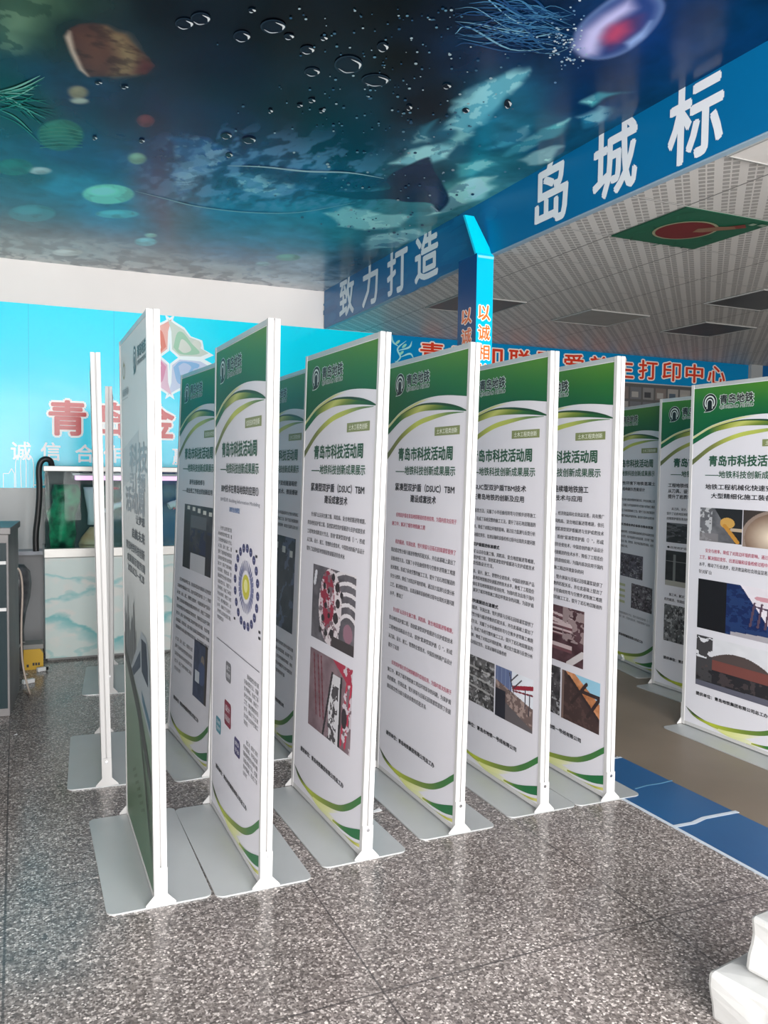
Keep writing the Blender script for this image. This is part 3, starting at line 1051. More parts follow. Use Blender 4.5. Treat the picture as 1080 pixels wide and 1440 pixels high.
petal(1, 1, [(196, 210, 200), (150, 196, 168), (206, 214, 204)])
petal(1, -1, [(190, 204, 228), (128, 178, 220), (176, 196, 226)])
petal(-1, 1, [(226, 170, 160), (214, 120, 104), (232, 196, 186)])
petal(-1, -1, [(216, 180, 200), (206, 130, 164), (226, 196, 212)])
# one vinyl sheet; glare on it is left to its gloss, no pale patch drawn
o = link_mesh('wall_graphic', wg.mesh('wall_graphic', M_VINYL), None)
tag(o, 'cyan wall graphic with red outlined characters and pastel petal emblem behind the fish tank', 'wall graphic')

# blue sign band under the tile ceiling
ws = Sheet(lambda x, z, l: (x, YB - 0.016 - 0.0012 * l, z))
ws.down = False
ws.quad(3.2, 2.475, 7.86, 2.768, (4, 128, 184), 0)
xs = np.linspace(3.7, 7.36, 11)
ws.char_row('青岛印联盟爱普生打印中心'[:12], [(3.70 + .333 * k, 2.62) for k in range(12)], .265, .21, (205, 62, 40), 3, .02, (238, 226, 214), .075)
for pts in ([(3.3, 2.5), (3.36, 2.56), (3.33, 2.64), (3.42, 2.72)], [(3.36, 2.56), (3.46, 2.60), (3.5, 2.56)], [(3.34, 2.66), (3.28, 2.70), (3.27, 2.76)], [(3.33, 2.62), (3.45, 2.66), (3.48, 2.72)], [(3.3, 2.52), (3.42, 2.5), (3.5, 2.53)]):
    ws.line(pts, .018, (150, 216, 220), 2, taper=True)
for cx, cz in ((3.33, 2.70), (3.40, 2.67), (3.37, 2.60)):
    ws.ell(cx, cz, .03, .012, (140, 210, 190), 2, 12, .7)
sg = thing('wall_sign', 'long blue sign band with orange characters under the tiled ceiling on the back wall', 'sign', (0, 0, 0))
link_mesh('sign_face', ws.mesh('sign_face', M_VINYL), None, sg)
box_obj('sign_board', 3.2, 7.86, YB - .015, YB - .001, 2.475, 2.768, pmat('sign_backing', (0.2, 0.3, 0.4, 1), 0.5), sg)
struct(box_obj('trim_3', 7.87, 8.05, YB - .05, YB - .012, 0, Z2, pmat('pale_post', (0.35, 0.37, 0.38, 1), 0.5)))
box = box_obj('trim_4', 8.06, XR, YB - .03, YB - .012, 2.47, Z2, pmat('blue_band', lin((4, 90, 150)), 0.4))
struct(box)

# dim board of pictures under the sign
pb = Sheet(lambda x, z, l: (x, YB - 0.03 - 0.001 * l, z))
pb.down = False
pb.quad(5.2, 1.0, 7.7, 2.46, (84, 84, 84), 0)
for i in range(14):
    for j in range(9):
        a, b = 5.24 + i * .175, 1.03 + j * .158
        c = random.choice([(120, 120, 120), (100, 102, 106), (140, 138, 134), (76, 78, 84), (112, 104, 100), (90, 96, 100)])
        pb.quad(a, b, a + .15, b + .13, c, 1)
        pb.quad(a + .02, b + .02, a + .11, b + .08, random.choice([(60, 62, 66), (150, 148, 144), (96, 88, 84), (70, 84, 96)]), 2)
dbrd = thing('display_board', 'dim grey board covered in small sample pictures below the blue sign', 'display board')
link_mesh('sample_sheet', pb.mesh('sample_sheet', M_POSTER), None, dbrd)
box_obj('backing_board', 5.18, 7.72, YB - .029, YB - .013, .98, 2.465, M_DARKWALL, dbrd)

# ------------------------------------------------------------------ column under the fascia
CX0, CX1, CY0, CY1 = 2.485, 2.597, 4.30, 4.52
cs = Sheet(lambda a, z, l: (a, CY0 - .001 - .001 * l, z))
cs.down = False
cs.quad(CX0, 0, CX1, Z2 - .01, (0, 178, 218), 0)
cs.char_row('以诚相待', [(2.539, 2.42 - .115 * k) for k in range(4)], .082, .09, (232, 112, 48), 3, .02, (246, 240, 228), .08)
ce = Sheet(lambda a, z, l: (CX0 - .001 - .001 * l, CY1 - a, z))
ce.down = False
ce.quad(0, 0, CY1 - CY0, Z2 - .01, (10, 66, 120), 0)  # same print as the front; its shade is put into this darker ink
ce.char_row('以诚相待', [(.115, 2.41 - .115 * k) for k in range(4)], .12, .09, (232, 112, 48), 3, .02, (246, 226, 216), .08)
colm = struct(box_obj('column', CX0, CX1, CY0, CY1, 0, Z2 - .008, pmat('column_core', lin((0, 130, 180)), 0.4)))
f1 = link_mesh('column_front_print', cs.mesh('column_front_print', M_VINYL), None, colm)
f2 = link_mesh('column_side_shaded_print', ce.mesh('column_side_shaded_print', M_VINYL), None, colm)
# loose folded vinyl from the column head up to the ceiling
bm = bmesh.new()
A = [(2.487, CY0, 2.742), (2.60, CY0 - .002, 2.752), (2.540, 4.44, 3.02), (2.476, 4.44, 3.02)]
Bk = [(x, y + .02, z) for x, y, z in A]
va = [bm.verts.new(p) for p in A]
vb = [bm.verts.new(p) for p in Bk]
bm.faces.new(va)
bm.faces.new(vb[::-1])
for i in range(4):
    bm.faces.new((va[i], vb[i], vb[(i + 1) % 4], va[(i + 1) % 4]))
bm_obj('column_flap', bm, pmat('cyan_vinyl', lin((0, 205, 240)), 0.3), colm)
bm = bmesh.new()
bx(bm, 2.49, 2.598, CY0 - .004, CY0 + .01, 2.738, 2.752)
bm_obj('column_crease', bm, pmat('pale_edge', lin((120, 200, 220)), 0.4), colm)

# ------------------------------------------------------------------ ceiling inserts
gt = Sheet(lambda x, y, l: (x, y, Z2 - .006 - .001 * l))
gt.quad(2.965, 3.135, 3.549, 3.686, (22, 92, 66), 0)
for k in range(26):
    a, b = random.uniform(2.98, 3.53), random.uniform(3.15, 3.67)
    gt.line([(a, b), (a + random.uniform(-.05, .05), b + random.uniform(.02, .07))], .012, random.choice([(16, 78, 56), (30, 106, 78)]), 1)
gt.ell(3.23, 3.42, .165, .165, (150, 150, 120), 2, 32)
gt.ell(3.23, 3.42, .150, .150, (110, 26, 30), 3, 32)
gt.poly([(3.26, 3.36), (3.33, 3.29), (3.40, 3.25), (3.44, 3.28), (3.38, 3.34), (3.33, 3.40), (3.28, 3.42)], (134, 100, 78), 4)
gt.poly([(3.36, 3.28), (3.42, 3.2), (3.47, 3.24), (3.42, 3.3)], (120, 44, 36), 4)
gt.quad(3.44, 3.17, 3.47, 3.2, (140, 160, 140), 4)
gt.quad(3.49, 3.16, 3.53, 3.19, (130, 150, 132), 4)
ti = thing('ceiling_tile', 'dark green printed ceiling tile with a dark red disc', 'ceiling tile')
link_mesh('printed_face', gt.mesh('printed_face', M_POSTER), None, ti)
box_obj('tile_panel', 2.964, 3.550, 3.134, 3.687, Z2 - .005, Z2 - .0005, pmat('green_tile_edge', lin((20, 70, 50)), 0.5), ti)
M_DARKTILE = noise_mat('dark_ceiling_panel', (0.035, 0.036, 0.038, 1), (0.055, 0.055, 0.055, 1), 6, 0.35)
M_WHITETILE = noise_mat('plain_white_panel', (0.72, 0.69, 0.66, 1), (0.76, 0.73, 0.70, 1), 6, 0.5)
M_GREYTILE = noise_mat('plain_grey_panel', (0.34, 0.33, 0.31, 1), (0.38, 0.37, 0.35, 1), 6, 0.5)
for x, y, m, lab in ((2.96, 5.375, M_DARKTILE, 'dark square ceiling panel beside the blue column'), (4.742, 4.252, M_DARKTILE, 'dark square ceiling panel behind the green printed tile'),
                     (5.336, 5.374, M_DARKTILE, 'dark square ceiling panel farthest right, above the pictures board'), (2.366, 2.009, M_WHITETILE, 'plain whitish ceiling panel at the top right beside the blue fascia'), (4.148, 5.374, M_GREYTILE, 'plain pale grey ceiling panel without perforations, between dark panels')):
    t = thing('ceiling_panel', lab, 'ceiling panel', (x, y, Z2), 0, 'square panels set in the tiled ceiling')
    xa = max(x, XF + .025) - x
    box_obj('panel_face', xa + .012, .582, .012, .549, -.006, -.001, m, t)
    bm = bmesh.new()
    bx(bm, xa + .004, .590, .004, .012, -.010, -.001)
    bx(bm, xa + .004, .590, .549, .557, -.010, -.001)
    bx(bm, xa + .004, xa + .012, .012, .549, -.010, -.001)
    bx(bm, .582, .590, .012, .549, -.010, -.001)
    bm_obj('frame', bm, pmat('panel_frame', (0.3, 0.3, 0.29, 1), 0.4), t)

# ------------------------------------------------------------------ floor graphic strip
fg = thing('floor_sticker', 'blue floor strip edged in white, between the terrazzo and the brown floor', 'floor sticker')
M_BLUE = noise_mat('blue_floor_vinyl', lin((16, 78, 128)), lin((20, 88, 140)), 2, 0.35)
M_WLINE = pmat('white_line_vinyl', lin((205, 215, 225)), 0.4)
box_obj('blue_sheet', 2.525, 2.88, -1.6, 3.385, 0.0002, 0.0022, M_BLUE, fg)
bm = bmesh.new()
bx(bm, 2.510, 2.526, -1.6, 3.4, 0.0003, 0.003)
bx(bm, 2.526, 2.88, 3.385, 3.4, 0.0003, 0.003)
bm_obj('white_border', bm, M_WLINE, fg)


def strip3(pts, w, z0, z1):
    bm = bmesh.new()
    for (a, b), (c, d) in zip(pts, pts[1:]):
        dx, dy = c - a, d - b
        L = math.hypot(dx, dy)
        nx, ny = -dy / L * w / 2, dx / L * w / 2
        v = [bm.verts.new((p[0], p[1], z)) for z in (z0, z1) for p in ((a + nx, b + ny), (c + nx, d + ny), (c - nx, d - ny), (a - nx, b - ny))]
        for f in ((3, 2, 1, 0), (4, 5, 6, 7), (0, 1, 5, 4), (1, 2, 6, 5), (2, 3, 7, 6), (3, 0, 4, 7)):
            bm.faces.new([v[i] for i in f])
    return bm


q = [tuple(px_plane(a, b, 2, 0)[:2]) for a, b in ((948, 1163), (975, 1158), (990, 1151), (1037, 1142))]
bm_obj('white_branch_line', strip3(q, .022, .0015, .0032), M_WLINE, fg)
q = [tuple(px_plane(a, b, 2, 0)[:2]) for a, b in ((893, 1110), (910, 1105), (930, 1102), (945, 1098))]
bm_obj('faint_branch_line', strip3(q, .008, .0015, .003), pmat('worn_line_vinyl', lin((90, 140, 170)), 0.4), fg)

# ------------------------------------------------------------------ poster artwork
GRN, GRN2 = (28, 112, 58), (92, 150, 40)
WHITE = (225, 223, 229)
INK = (30, 30, 36)
RED = (178, 48, 84)
DGREEN = (38, 86, 62)
LIME, OLIVE = (188, 200, 60), (120, 130, 62)


def pmap(u, v, l):
    return (-0.0195 - 0.00035 * l, (1 - u) * 0.8 + 0.005, 2 * (1 - v))


def poster_base(header=True):
    s = Sheet(pmap)
    s.quad(.022, .012, .978, .984, WHITE, 0)
    if header:
        # green header
        A = dense([(.022, .149), (.196, .120), (.404, .103), (.597, .097), (.778, .099), (.978, .107)], 6)
        n = len(A)
        pts = [(float(p[0]), .012) for p in A] + [(float(p[0]), .06) for p in A] + [tuple(map(float, p)) for p in A]
        c0 = [lin(tuple(.86 * np.array(GRN2) * (.25 + .75 * t) + np.array((40, 120, 44)) * (.75 - .75 * t))) for t in np.linspace(0.2, 1, n)]
        c1 = [lin((28 + 14 * t, 102 + 8 * t, 48)) for t in np.linspace(0, 1, n)]
        c2 = [lin((12, 92, 54))] * n
        s._add(pts, [(i, i + 1, n + i + 1, n + i) for i in range(n - 1)] + [(n + i, n + i + 1, 2 * n + i + 1, 2 * n + i) for i in range(n - 1)], c0 + c1 + c2, 1)
        s.strip([(.022, .150), (.197, .121), (.405, .104), (.5, .1), (.6, .099)], [(.022, .158), (.197, .127), (.405, .109), (.5, .104), (.6, .1)], [(214, 214, 160), (206, 206, 130), (232, 230, 220)], 2)
        s.strip([(.022, .157), (.197, .127), (.405, .111), (.600, .110), (.781, .117), (.901, .126), (.978, .135)],
                [(.022, .172), (.200, .142), (.326, .132), (.467, .126), (.640, .127), (.818, .131), (.978, .137)],
                [(20, 96, 60), (30, 104, 54), (150, 160, 60), (200, 204, 110), (120, 140, 50), (40, 100, 46), (20, 84, 50), (30, 90, 56)], 3)
        s.strip([(.197, .1265), (.405, .1105), (.600, .1095), (.781, .1165), (.901, .1255), (.978, .1345)],
                [(.197, .1285), (.405, .1135), (.600, .114), (.781, .122), (.901, .129), (.978, .136)],
                [(96, 104, 60), (40, 72, 44), (24, 70, 44), (24, 72, 44), (30, 80, 50)], 4)
        s.strip([(.022, .216), (.206, .174), (.412, .147), (.604, .137), (.784, .1345), (.952, .1375)],
                [(.022, .232), (.208, .187), (.414, .159), (.606, .147), (.785, .140), (.952, .1385)],
                [(96, 104, 66), (130, 136, 70), (196, 204, 90), (180, 190, 90), (110, 140, 80), (70, 120, 80)], 2)
        logo(s, .172, .055, .062, .0245, .262, .036, .555, .076)
        s.text('青岛市科技活动周', .180, .2045, .850, .2358, DGREEN, 4, .03)
        s.text('——地铁科技创新成果展示', .150, .2475, .884, .2685, DGREEN, 4, .02)
        # foot waves
        s.strip([(.035, .940), (.10, .956), (.22, .963), (.403, .960), (.671, .941), (.833, .914), (.978, .878)],
                [(.035, .941), (.10, .960), (.22, .9705), (.404, .9705), (.672, .953), (.834, .929), (.978, .893)],
                [(70, 90, 50), (110, 130, 50), (190, 200, 60), (120, 140, 56), (70, 120, 60), (56, 120, 62)], 3)
        s.strip([(.2, .968), (.404, .967), (.6, .957), (.715, .946)], [(.2, .971), (.38, .979), (.56, .974), (.715, .952)], [WHITE, (222, 224, 140), (226, 226, 170), WHITE], 2)
        s.strip([(.035, .941), (.15, .957), (.26, .965), (.345, .969)], [(.035, .942), (.14, .963), (.25, .972), (.345, .974)], [(60, 84, 54), (52, 74, 48), (70, 90, 50), (150, 160, 70)], 3)
        s.strip([(.30, .969), (.42, .970), (.55, .972), (.66, .974)], [(.30, .975), (.42, .9835), (.55, .984), (.66, .984)], [(200, 206, 120), (214, 218, 140), (220, 222, 170), (232, 230, 214)], 2)
        s.strip([(.634, .977), (.74, .972), (.841, .962), (.978, .944)], [(.634, .981), (.762, .979), (.883, .974), (.978, .965)], [(170, 176, 50), (60, 120, 56), (26, 110, 58), (24, 108, 58)], 4)
        s.strip([(.592, .982), (.764, .984), (.9, .979), (.978, .972)], [(.592, .984), (.764, .984), (.9, .9835), (.978, .979)], [(210, 214, 140), (186, 192, 80), (176, 178, 60), (216, 214, 120)], 3)
    else:
        pass
    return s


def logo(s, cu, cv, ru, rv, ta, tb, tc, td, dark=(20, 26, 26), pale=(214, 222, 216)):
    s.ell(cu, cv, ru * 1.06, rv * 1.05, pale, 2, 28)
    s.ell(cu, cv, ru, rv, dark, 3, 28)
    s.ring(cu, cv, ru * .78, rv * .78, ru * .17, rv * .17, pale, 4, 26, math.pi * .78, math.pi * 2.22)
    s.ring(cu, cv + rv * .05, ru * .46, rv * .46, ru * .13, rv * .13, pale, 4, 22, math.pi, math.pi * 2)
    for k in (-1, 1):
        s.quad(cu + k * ru * .395 - ru * .065, cv + rv * .05, cu + k * ru * .395 + ru * .065, cv + rv * .72, pale, 4)
    s.poly([(cu - ru * .9, cv + rv * 1.12), (cu - ru * .45, cv + rv * .72), (cu + ru * .6, cv + rv * .8), (cu + ru * .1, cv + rv * 1.08)], pale, 2)
    s.poly([(cu - ru * .75, cv + rv * 1.06), (cu - ru * .45, cv + rv * .76), (cu + ru * .5, cv + rv * .82), (cu + ru * .0, cv + rv * 1.02)], dark, 3)
    w = tc - ta
    h = (td - tb)
    s.text('青岛地铁', ta - .006, tb - .0015, tc + .006, tb + h * .66 + .0015, pale, 2, .07)
    s.text('青岛地铁', ta, tb, tc, tb + h * .66, dark, 3, .03)
    s.text('QINGDAO METRO', ta - .003, tb + h * .74 - .001, tc + .003, td + .001, pale, 2, .07)
    s.text('QINGDAO METRO', ta, tb + h * .74, tc, td, dark, 3, .01)


def ptag(s, body, a=.637, b=.164, c=.916, d=.1825):
    s.quad(a, b, c, d, (132, 142, 92), 2)
    s.text(body, a + .025, b + .0035, c - .025, d - .0035, (236, 238, 222), 4, .012)


LONG = ['针对矿山法存在施工慢、风险高、复合地层掘进等难题，依托',
        '青岛地铁双护盾工程，首创紧凑型双护盾掘进与支护成套技术',
        '工程地铁线路设计方法，首创“紧凑型双护盾（）”，形成',
        '从刀具、设计、施工、管理的全套技术，中国首创的新产品设计',
        '提升了岩质地层地铁隧道快速掘进的技术水平，降低了工程造价',
        '应用双护盾在青岛地铁隧道的首创应用，为国内首次应用于国内',
        '施工中，解决了城市地铁施工周边环境复杂的问题，为双护盾',
        '机的掘进、导洞出渣、管片拼装与豆砾石回填灌浆提供了依据',
        '围岩稳定性分级与掘进参数的匹配关系，并在此基础上提出了',
        '设备选型方法，克服了小半径曲线转弯与空推步进等施工难题',
        '技术路线，形成了系统完整的施工工法，提升了岩石地层隧道的',
        '安全与效率，降低了对周边环境的影响，通过应力监测与反馈分析',
        '工艺，解决围岩变形、出渣运输和设备检修过程中出现的关键问题',
        '水平，推动了行业进步，经济效益和社会效益显著，具有推广价值']
PCNT = [0]


def para(s, rows, u0, u1, v0, step, h, col=INK, indent=.055, off=.012, last=None):
    """rows of body copy: full width, the first one indented, the last one short"""
    for i in range(rows):
        t = LONG[(PCNT[0] + i) % len(LONG)]
        a, b = u0, u1
        if i == 0:
            a = u0 + indent
            t = t[:-2]
        if i == rows - 1 and last:
            b = u0 + (u1 - u0) * last
            t = t[:max(2, int(len(t) * last))]
        c = col[i] if isinstance(col, list) else col
        s.text(t, a, v0 + i * step, b, v0 + i * step + h, c, 4, off)
    PCNT[0] += rows


def footer(s, body='提供单位：青岛地铁集团有限公司总工办', u1=.760, b=.8855, d=.8965):
    s.text(body, .128, b, u1, d, (28, 28, 32), 4, .03)


# poster C: tunnelling machine
pC = poster_base()
ptag(pC, '土木工程类创新')
HEADC = ('紧凑型双护盾（DSUC）TBM', '建设成套技术')
pC.text(HEADC[0], .150, .2872, .882, .3062, INK, 4, .026)
pC.text(HEADC[1], .362, .3128, .680, .3305, INK, 4, .026)
para(pC, 5, .116, .909, .352, .0193, .0105, last=.70)
pC.raster(.232, .466, .825, .6265, ph_cutter, 102, 102)
pC.raster(.230, .651, .823, .823, ph_belt, 102, 102)
footer(pC)

# poster D: text only, red lines
pD = poster_base()
ptag(pD, '土木工程类创新')
pD.text(HEADC[0], .150, .2872, .882, .3062, INK, 4, .026)
pD.text(HEADC[1], .362, .3128, .680, .3305, INK, 4, .026)
para(pD, 2, .121, .917, .357, .0215, .0110, RED, last=.55)
para(pD, 7, .121, .919, .4205, .0210, .0110, [RED, INK, INK, INK, INK, INK, INK], last=.23)
para(pD, 5, .121, .917, .583, .0221, .0110, [RED, INK, INK, INK, INK], last=.19)
para(pD, 4, .121, .922, .7105, .0203, .0110, [RED, INK, INK, INK], last=.65)
footer(pD)

# poster E
pE = poster_base()
ptag(pE, '土木工程类创新')
pE.text('DSUC型双护盾TBM技术', .186, .2885, .800, .3035, INK, 4, .02)
pE.text('在青岛地铁的创新及应用', .206, .3120, .780, .3270, INK, 4, .02)
para(pE, 5, .118, .900, .3485, .0200, .0105, last=.12)
pE.text('紧凑型双护盾掘进标准模式', .118, .4325, .532, .4420, INK, 4, .03)
para(pE, 3, .118, .900, .4500, .0145, .0105, last=.45)
para(pE, 4, .118, .902, .5000, .0155, .0105)
pE.text('双护盾快速掘进出渣模式', .118, .5735, .533, .5835, INK, 4, .03)
para(pE, 6, .118, .903, .5900, .0175, .0105, last=.66)
pE.raster(.118, .716, .506, .833, ph_grey(51), 74, 74)
pE.raster(.521, .716, .916, .836, ph_yard, 81, 81)
footer(pE, '提供单位：青岛市地铁一号线有限公司', .762)

# poster F
pF = poster_base()
ptag(pF, '土木工程类创新')
pF.text('富水地层地下连续墙地铁施工', .135, .2890, .775, .3060, INK, 4, .02)
pF.text('成套技术与应用', .330, .3125, .716, .3270, INK, 4, .02)
para(pF, 8, .118, .926, .352, .0192, .0105, last=.78)
para(pF, 4, .118, .926, .508, .0170, .0105)
pF.raster(.200, .584, .765, .720, ph_pipes, 85, 85)
pF.raster(.118, .736, .543, .855, ph_grey(61, (70, 66, 68), 90, False), 68, 68)
pF.raster(.559, .738, .928, .857, ph_dig, 81, 81)
footer(pF, '提供单位：青岛市地铁一号线有限公司', .762)

# poster L
pL = poster_base()
ptag(pL, '土木工程类创新')
pL.text('地铁工程机械化快速安全施工', .155, .2850, .905, .3010, INK, 4, .02)
pL.text('大型精细化施工装备技术', .210, .3105, .850, .3260, INK, 4, .02)
pL.raster(.115, .353, .495, .448, ph_machine, 95, 74)
pL.raster(.502, .353, .890, .452, ph_glow, 85, 74)
para(pL, 4, .121, .905, .469, .0205, .0120, [RED, RED, INK, INK], last=.15)
pL.raster(.118, .558, .880, .700, ph_truss, 102, 85)
pL.raster(.120, .721, .885, .866, ph_dome, 102, 85)
footer(pL)

# poster B: wheel diagram
pB = poster_base()
ptag(pB, '信息技术类创新')
pB.text('BIM技术在青岛地铁的应用①', .179, .2905, .888, .3075, INK, 4, .02)
pB.text('BIM技术: Building Information Modeling', .163, .3175, .912, .3280, (120, 124, 134), 4, .0)
pB.text('建筑信息模型', .356, .3350, .560, .3455, (80, 120, 170), 4, .02)
for i in range(16):
    t = LONG[i % len(LONG)][:11]
    pB.text(t, .120 + (.05 if i == 0 else 0), .378 + i * .01265, .415 if i < 15 else .26, .3865 + i * .01265, INK, 4, .0)
cx, cy = .692, .480
for k in range(20):
    a = 2 * math.pi * k / 20 + .08
    pB.ell(cx + .205 * math.cos(a), cy + .0735 * math.sin(a) * 1.0, .026, .0085, (52, 56, 104), 3, 14)
    pB.quad(cx + .205 * math.cos(a) - .014, cy + .0735 * math.sin(a) - .001, cx + .205 * math.cos(a) + .014, cy + .0735 * math.sin(a) + .001, (120, 124, 160), 4)
for k in range(28):
    a = 2 * math.pi * k / 28
    pB.line([(cx + .085 * math.cos(a), cy + .031 * math.sin(a)), (cx + .135 * math.cos(a), cy + .0495 * math.sin(a))], .009, (112, 116, 152), 3)
pB.ell(cx, cy, .066, .0235, (196, 190, 50), 3, 26)
pB.ell(cx, cy - .002, .034, .0125, (228, 226, 150), 4, 20)
for a, b in ((.505, .417), (.86, .413), (.485, .55), (.93, .545), (.93, .556)):
    pB.quad(a - .012, b, a + .02, b + .005, INK, 3)
pB.line([(.115, .6185), (.943, .6185)], .0016, (90, 90, 96), 3)


def icon(s, a, b, c, d, col, marks):
    s.poly([(a + .012, b), (c - .012, b), (c, b + .005), (c, d - .005), (c - .012, d), (a + .012, d), (a, d - .005), (a, b + .005)], col, 2)
    n = len(marks)
    for i, t in enumerate(marks):
        h = (d - b) / (n + .6)
        s.text(t, a + .018, b + h * (i + .45), c - .018, b + h * (i + 1.1), (228, 228, 232), 4, .01)


icon(pB, .322, .650, .430, .690, (112, 112, 116), ['施工', '管理'])
icon(pB, .302, .731, .439, .782, (128, 30, 56), ['设计', '阶段应用'])
icon(pB, .119, .785, .228, .818, (70, 140, 156), ['运维', '管理'])
icon(pB, .513, .783, .625, .818, (62, 58, 104), ['建设', '平台'])
for v0, n in ((.640, 8), (.764, 6)):
    for i in range(n):
        t = LONG[(i + n) % len(LONG)][:9]
        pB.text(t, .690 + (.05 if i == 0 else 0), v0 + i * .0128, .935 if i < n - 1 else .76, v0 + .009 + i * .0128, INK, 4, .0)
footer(pB, b=.888, d=.898)

# poster I: photographs of a workshop
pI = poster_base()
ptag(pI, '信息技术类创新')
pI.text('通号设备检修与', .330, .2885, .690, .3020, INK, 4, .02)
pI.text('——就业员工作结合的创新应用', .160, .3110, .870, .3250, INK, 4, .02)
pI.raster(.230, .355, .900, .525, ph_room, 102, 102)
para(pI, 8, .118, .925, .556, .0190, .0105)
for i in range(5):
    pI.text(LONG[i + 3][:15], .118, .722 + i * .0205, .565 if i < 4 else .28, .7325 + i * .0205, INK, 4, .004)
pI.raster(.600, .695, .905, .840, ph_worker, 74, 85)
footer(pI)

# poster J: night photograph
pJ = poster_base()
ptag(pJ, '土木工程类创新')
pJ.text('复杂条件下双线隧道暗挖', .180, .2890, .860, .3030, INK, 4, .02)
pJ.text('快速施工技术、微振爆破', .200, .3120, .880, .3260, INK, 4, .02)
para(pJ, 3, .118, .915, .372, .0170, .0100)
pJ.raster(.200, .440, .880, .690, ph_dark(71, (46, 52, 66)), 85, 102)
para(pJ, 5, .118, .915, .725, .0200, .0105, last=.8)
footer(pJ, '提供单位：青岛市地铁四号线有限公司', .762)

# poster M
pM = poster_base()
for i in range(3):
    pM.text(LONG[i + 2][:17], .125, .290 + .019 * i, .890, .3045 + .019 * i, INK, 4, .02)
para(pM, 3, .118, .900, .372, .0165, .0100, last=.4)
pM.raster(.120, .4250, .880, .492, ph_dark(81, (52, 52, 54), False), 85, 51)
pM.text('◆' + LONG[5][:16], .13, .504, .80, .513, INK, 4, .01)
pM.raster(.120, .520, .880, .640, ph_panels, 102, 68)
para(pM, 2, .118, .900, .665, .0180, .0105, last=.8)
pM.raster(.120, .705, .480, .832, ph_grey(91, (104, 104, 106), 110, False), 68, 68)
pM.raster(.500, .705, .880, .832, ph_grey(95, (110, 110, 112), 90, False), 68, 68)
footer(pM)
ptag(pM, '土木工程类创新')

# poster N
pN = poster_base()
ptag(pN, '土木工程类创新')
pN.text('侵蚀性环境下地铁混凝土', .160, .2890, .900, .3030, INK, 4, .02)
pN.text('结构耐久性能设计', .300, .3120, .720, .3260, INK, 4, .02)
para(pN, 4, .118, .900, .355, .0210, .0105)
pN.text('混凝土耐久性综合评价体系与寿命预测', .118, .452, .880, .463, INK, 4, .03)
para(pN, 4, .118, .900, .480, .0190, .0105, last=.4)
pN.raster(.300, .570, .720, .660, ph_grey(101, (84, 80, 92), 90, False), 61, 61)
pN.raster(.520, .680, .900, .775, ph_grey(105, (96, 88, 96), 80, False), 61, 61)
for i in range(4):
    pN.quad(.13 + .05 * (i % 2), .69 + i * .022, .40, .70 + i * .022, (190, 192, 150), 2)
para(pN, 2, .200, .880, .800, .0150, .0100, (130, 130, 134))
footer(pN)

# poster A: opening sheet with calligraphy, skyline and train
pA = Sheet(pmap)
pA.quad(.022, .012, .978, .46, (206, 210, 210), 0)
pA.quad(.022, .46, .978, .62, (206, 210, 210), 0, (150, 158, 156))
pA.quad(.022, .62, .978, .74, (150, 158, 156), 0, (110, 132, 116))
pA.quad(.022, .74, .978, .984, (110, 132, 116), 0, (78, 106, 78))
logo(pA, .602, .064, .058, .0245, .695, .044, .972, .079, (50, 60, 66), (206, 210, 210))
pA.ring(.175, .068, .05, .016, .016, .005, (150, 146, 112), 2, 20)
pA.poly([(.16, .052), (.19, .046), (.18, .06)], (150, 146, 112), 3)
pA.text('青岛市科协', .093, .102, .355, .118, (150, 152, 156), 2, .02)
pA.quad(.093, .122, .33, .124, (170, 172, 174), 2)
pA.poly([(.05, .224), (.70, .192), (.70, .262), (.05, .300)], (186, 190, 192), 1)
pA.text('科技', .36, .214, .965, .268, (150, 157, 163), 3, .03)
pA.text('引领', .36, .268, .90, .300, (152, 158, 164), 3, .03)
pA.text('活动周', .17, .294, .86, .345, (140, 147, 154), 3, .035)
pA.text('让梦想', .56, .345, .86, .362, (86, 92, 98), 3, .03)
pA.text('启航未来', .40, .372, .86, .392, (86, 92, 98), 3, .03)
pA.text('青岛地铁科技创新', .165, .402, .845, .420, (84, 92, 98), 3, .02)
pA.text('成果展示宣传周', .20, .427, .845, .443, (84, 92, 98), 3, .02)
pA.text('2020.8.23—8.28', .22, .448, .815, .462, (96, 102, 108), 3, .02)
for k in range(16):
    a = .04 + .03 * k + random.uniform(-.01, .01)
    top = .60 - random.uniform(.01, .05) - (.05 if k in (5, 12) else 0)
    pA.poly([(a, .66), (a, top), (a + .012, top - .008), (a + .026, top), (a + .026, .66)], random.choice([(104, 110, 112), (92, 98, 102), (118, 124, 126)]), 2)
pA.poly([(.44, .64), (.445, .53), (.45, .505), (.457, .53), (.47, .64)], (86, 90, 94), 3)
pA.poly([(.022, .60), (.10, .63), (.35, .66), (.62, .70), (.978, .79), (.978, .82), (.5, .72), (.2, .675), (.022, .65)], (66, 74, 72), 3)
pA.poly([(.30, .650), (.62, .575), (.70, .552), (.86, .552), (.93, .575), (.96, .64), (.96, .72), (.70, .69), (.42, .665)], (150, 160, 166), 4)
pA.poly([(.70, .565), (.86, .562), (.90, .60), (.90, .635), (.70, .625)], (52, 64, 78), 5)
pA.poly([(.34, .652), (.66, .59), (.66, .62), (.40, .66)], (64, 78, 92), 5)
pA.poly([(.68, .66), (.95, .69), (.95, .71), (.70, .68)], (70, 104, 120), 5)
for k in range(5):
    pA.line([(.5 + .1 * k, .70 + .02 * k), (.7 + .06 * k, .80 + .02 * k), (.85 + .03 * k, .90 + .015 * k)], .012, (74, 84, 78), 2, taper=True)
for k in range(7):
    pA.line([(.3 + .05 * k, .86 + .006 * k), (.42 + .05 * k, .84 + .006 * k)], .006, (72, 96, 72), 2)

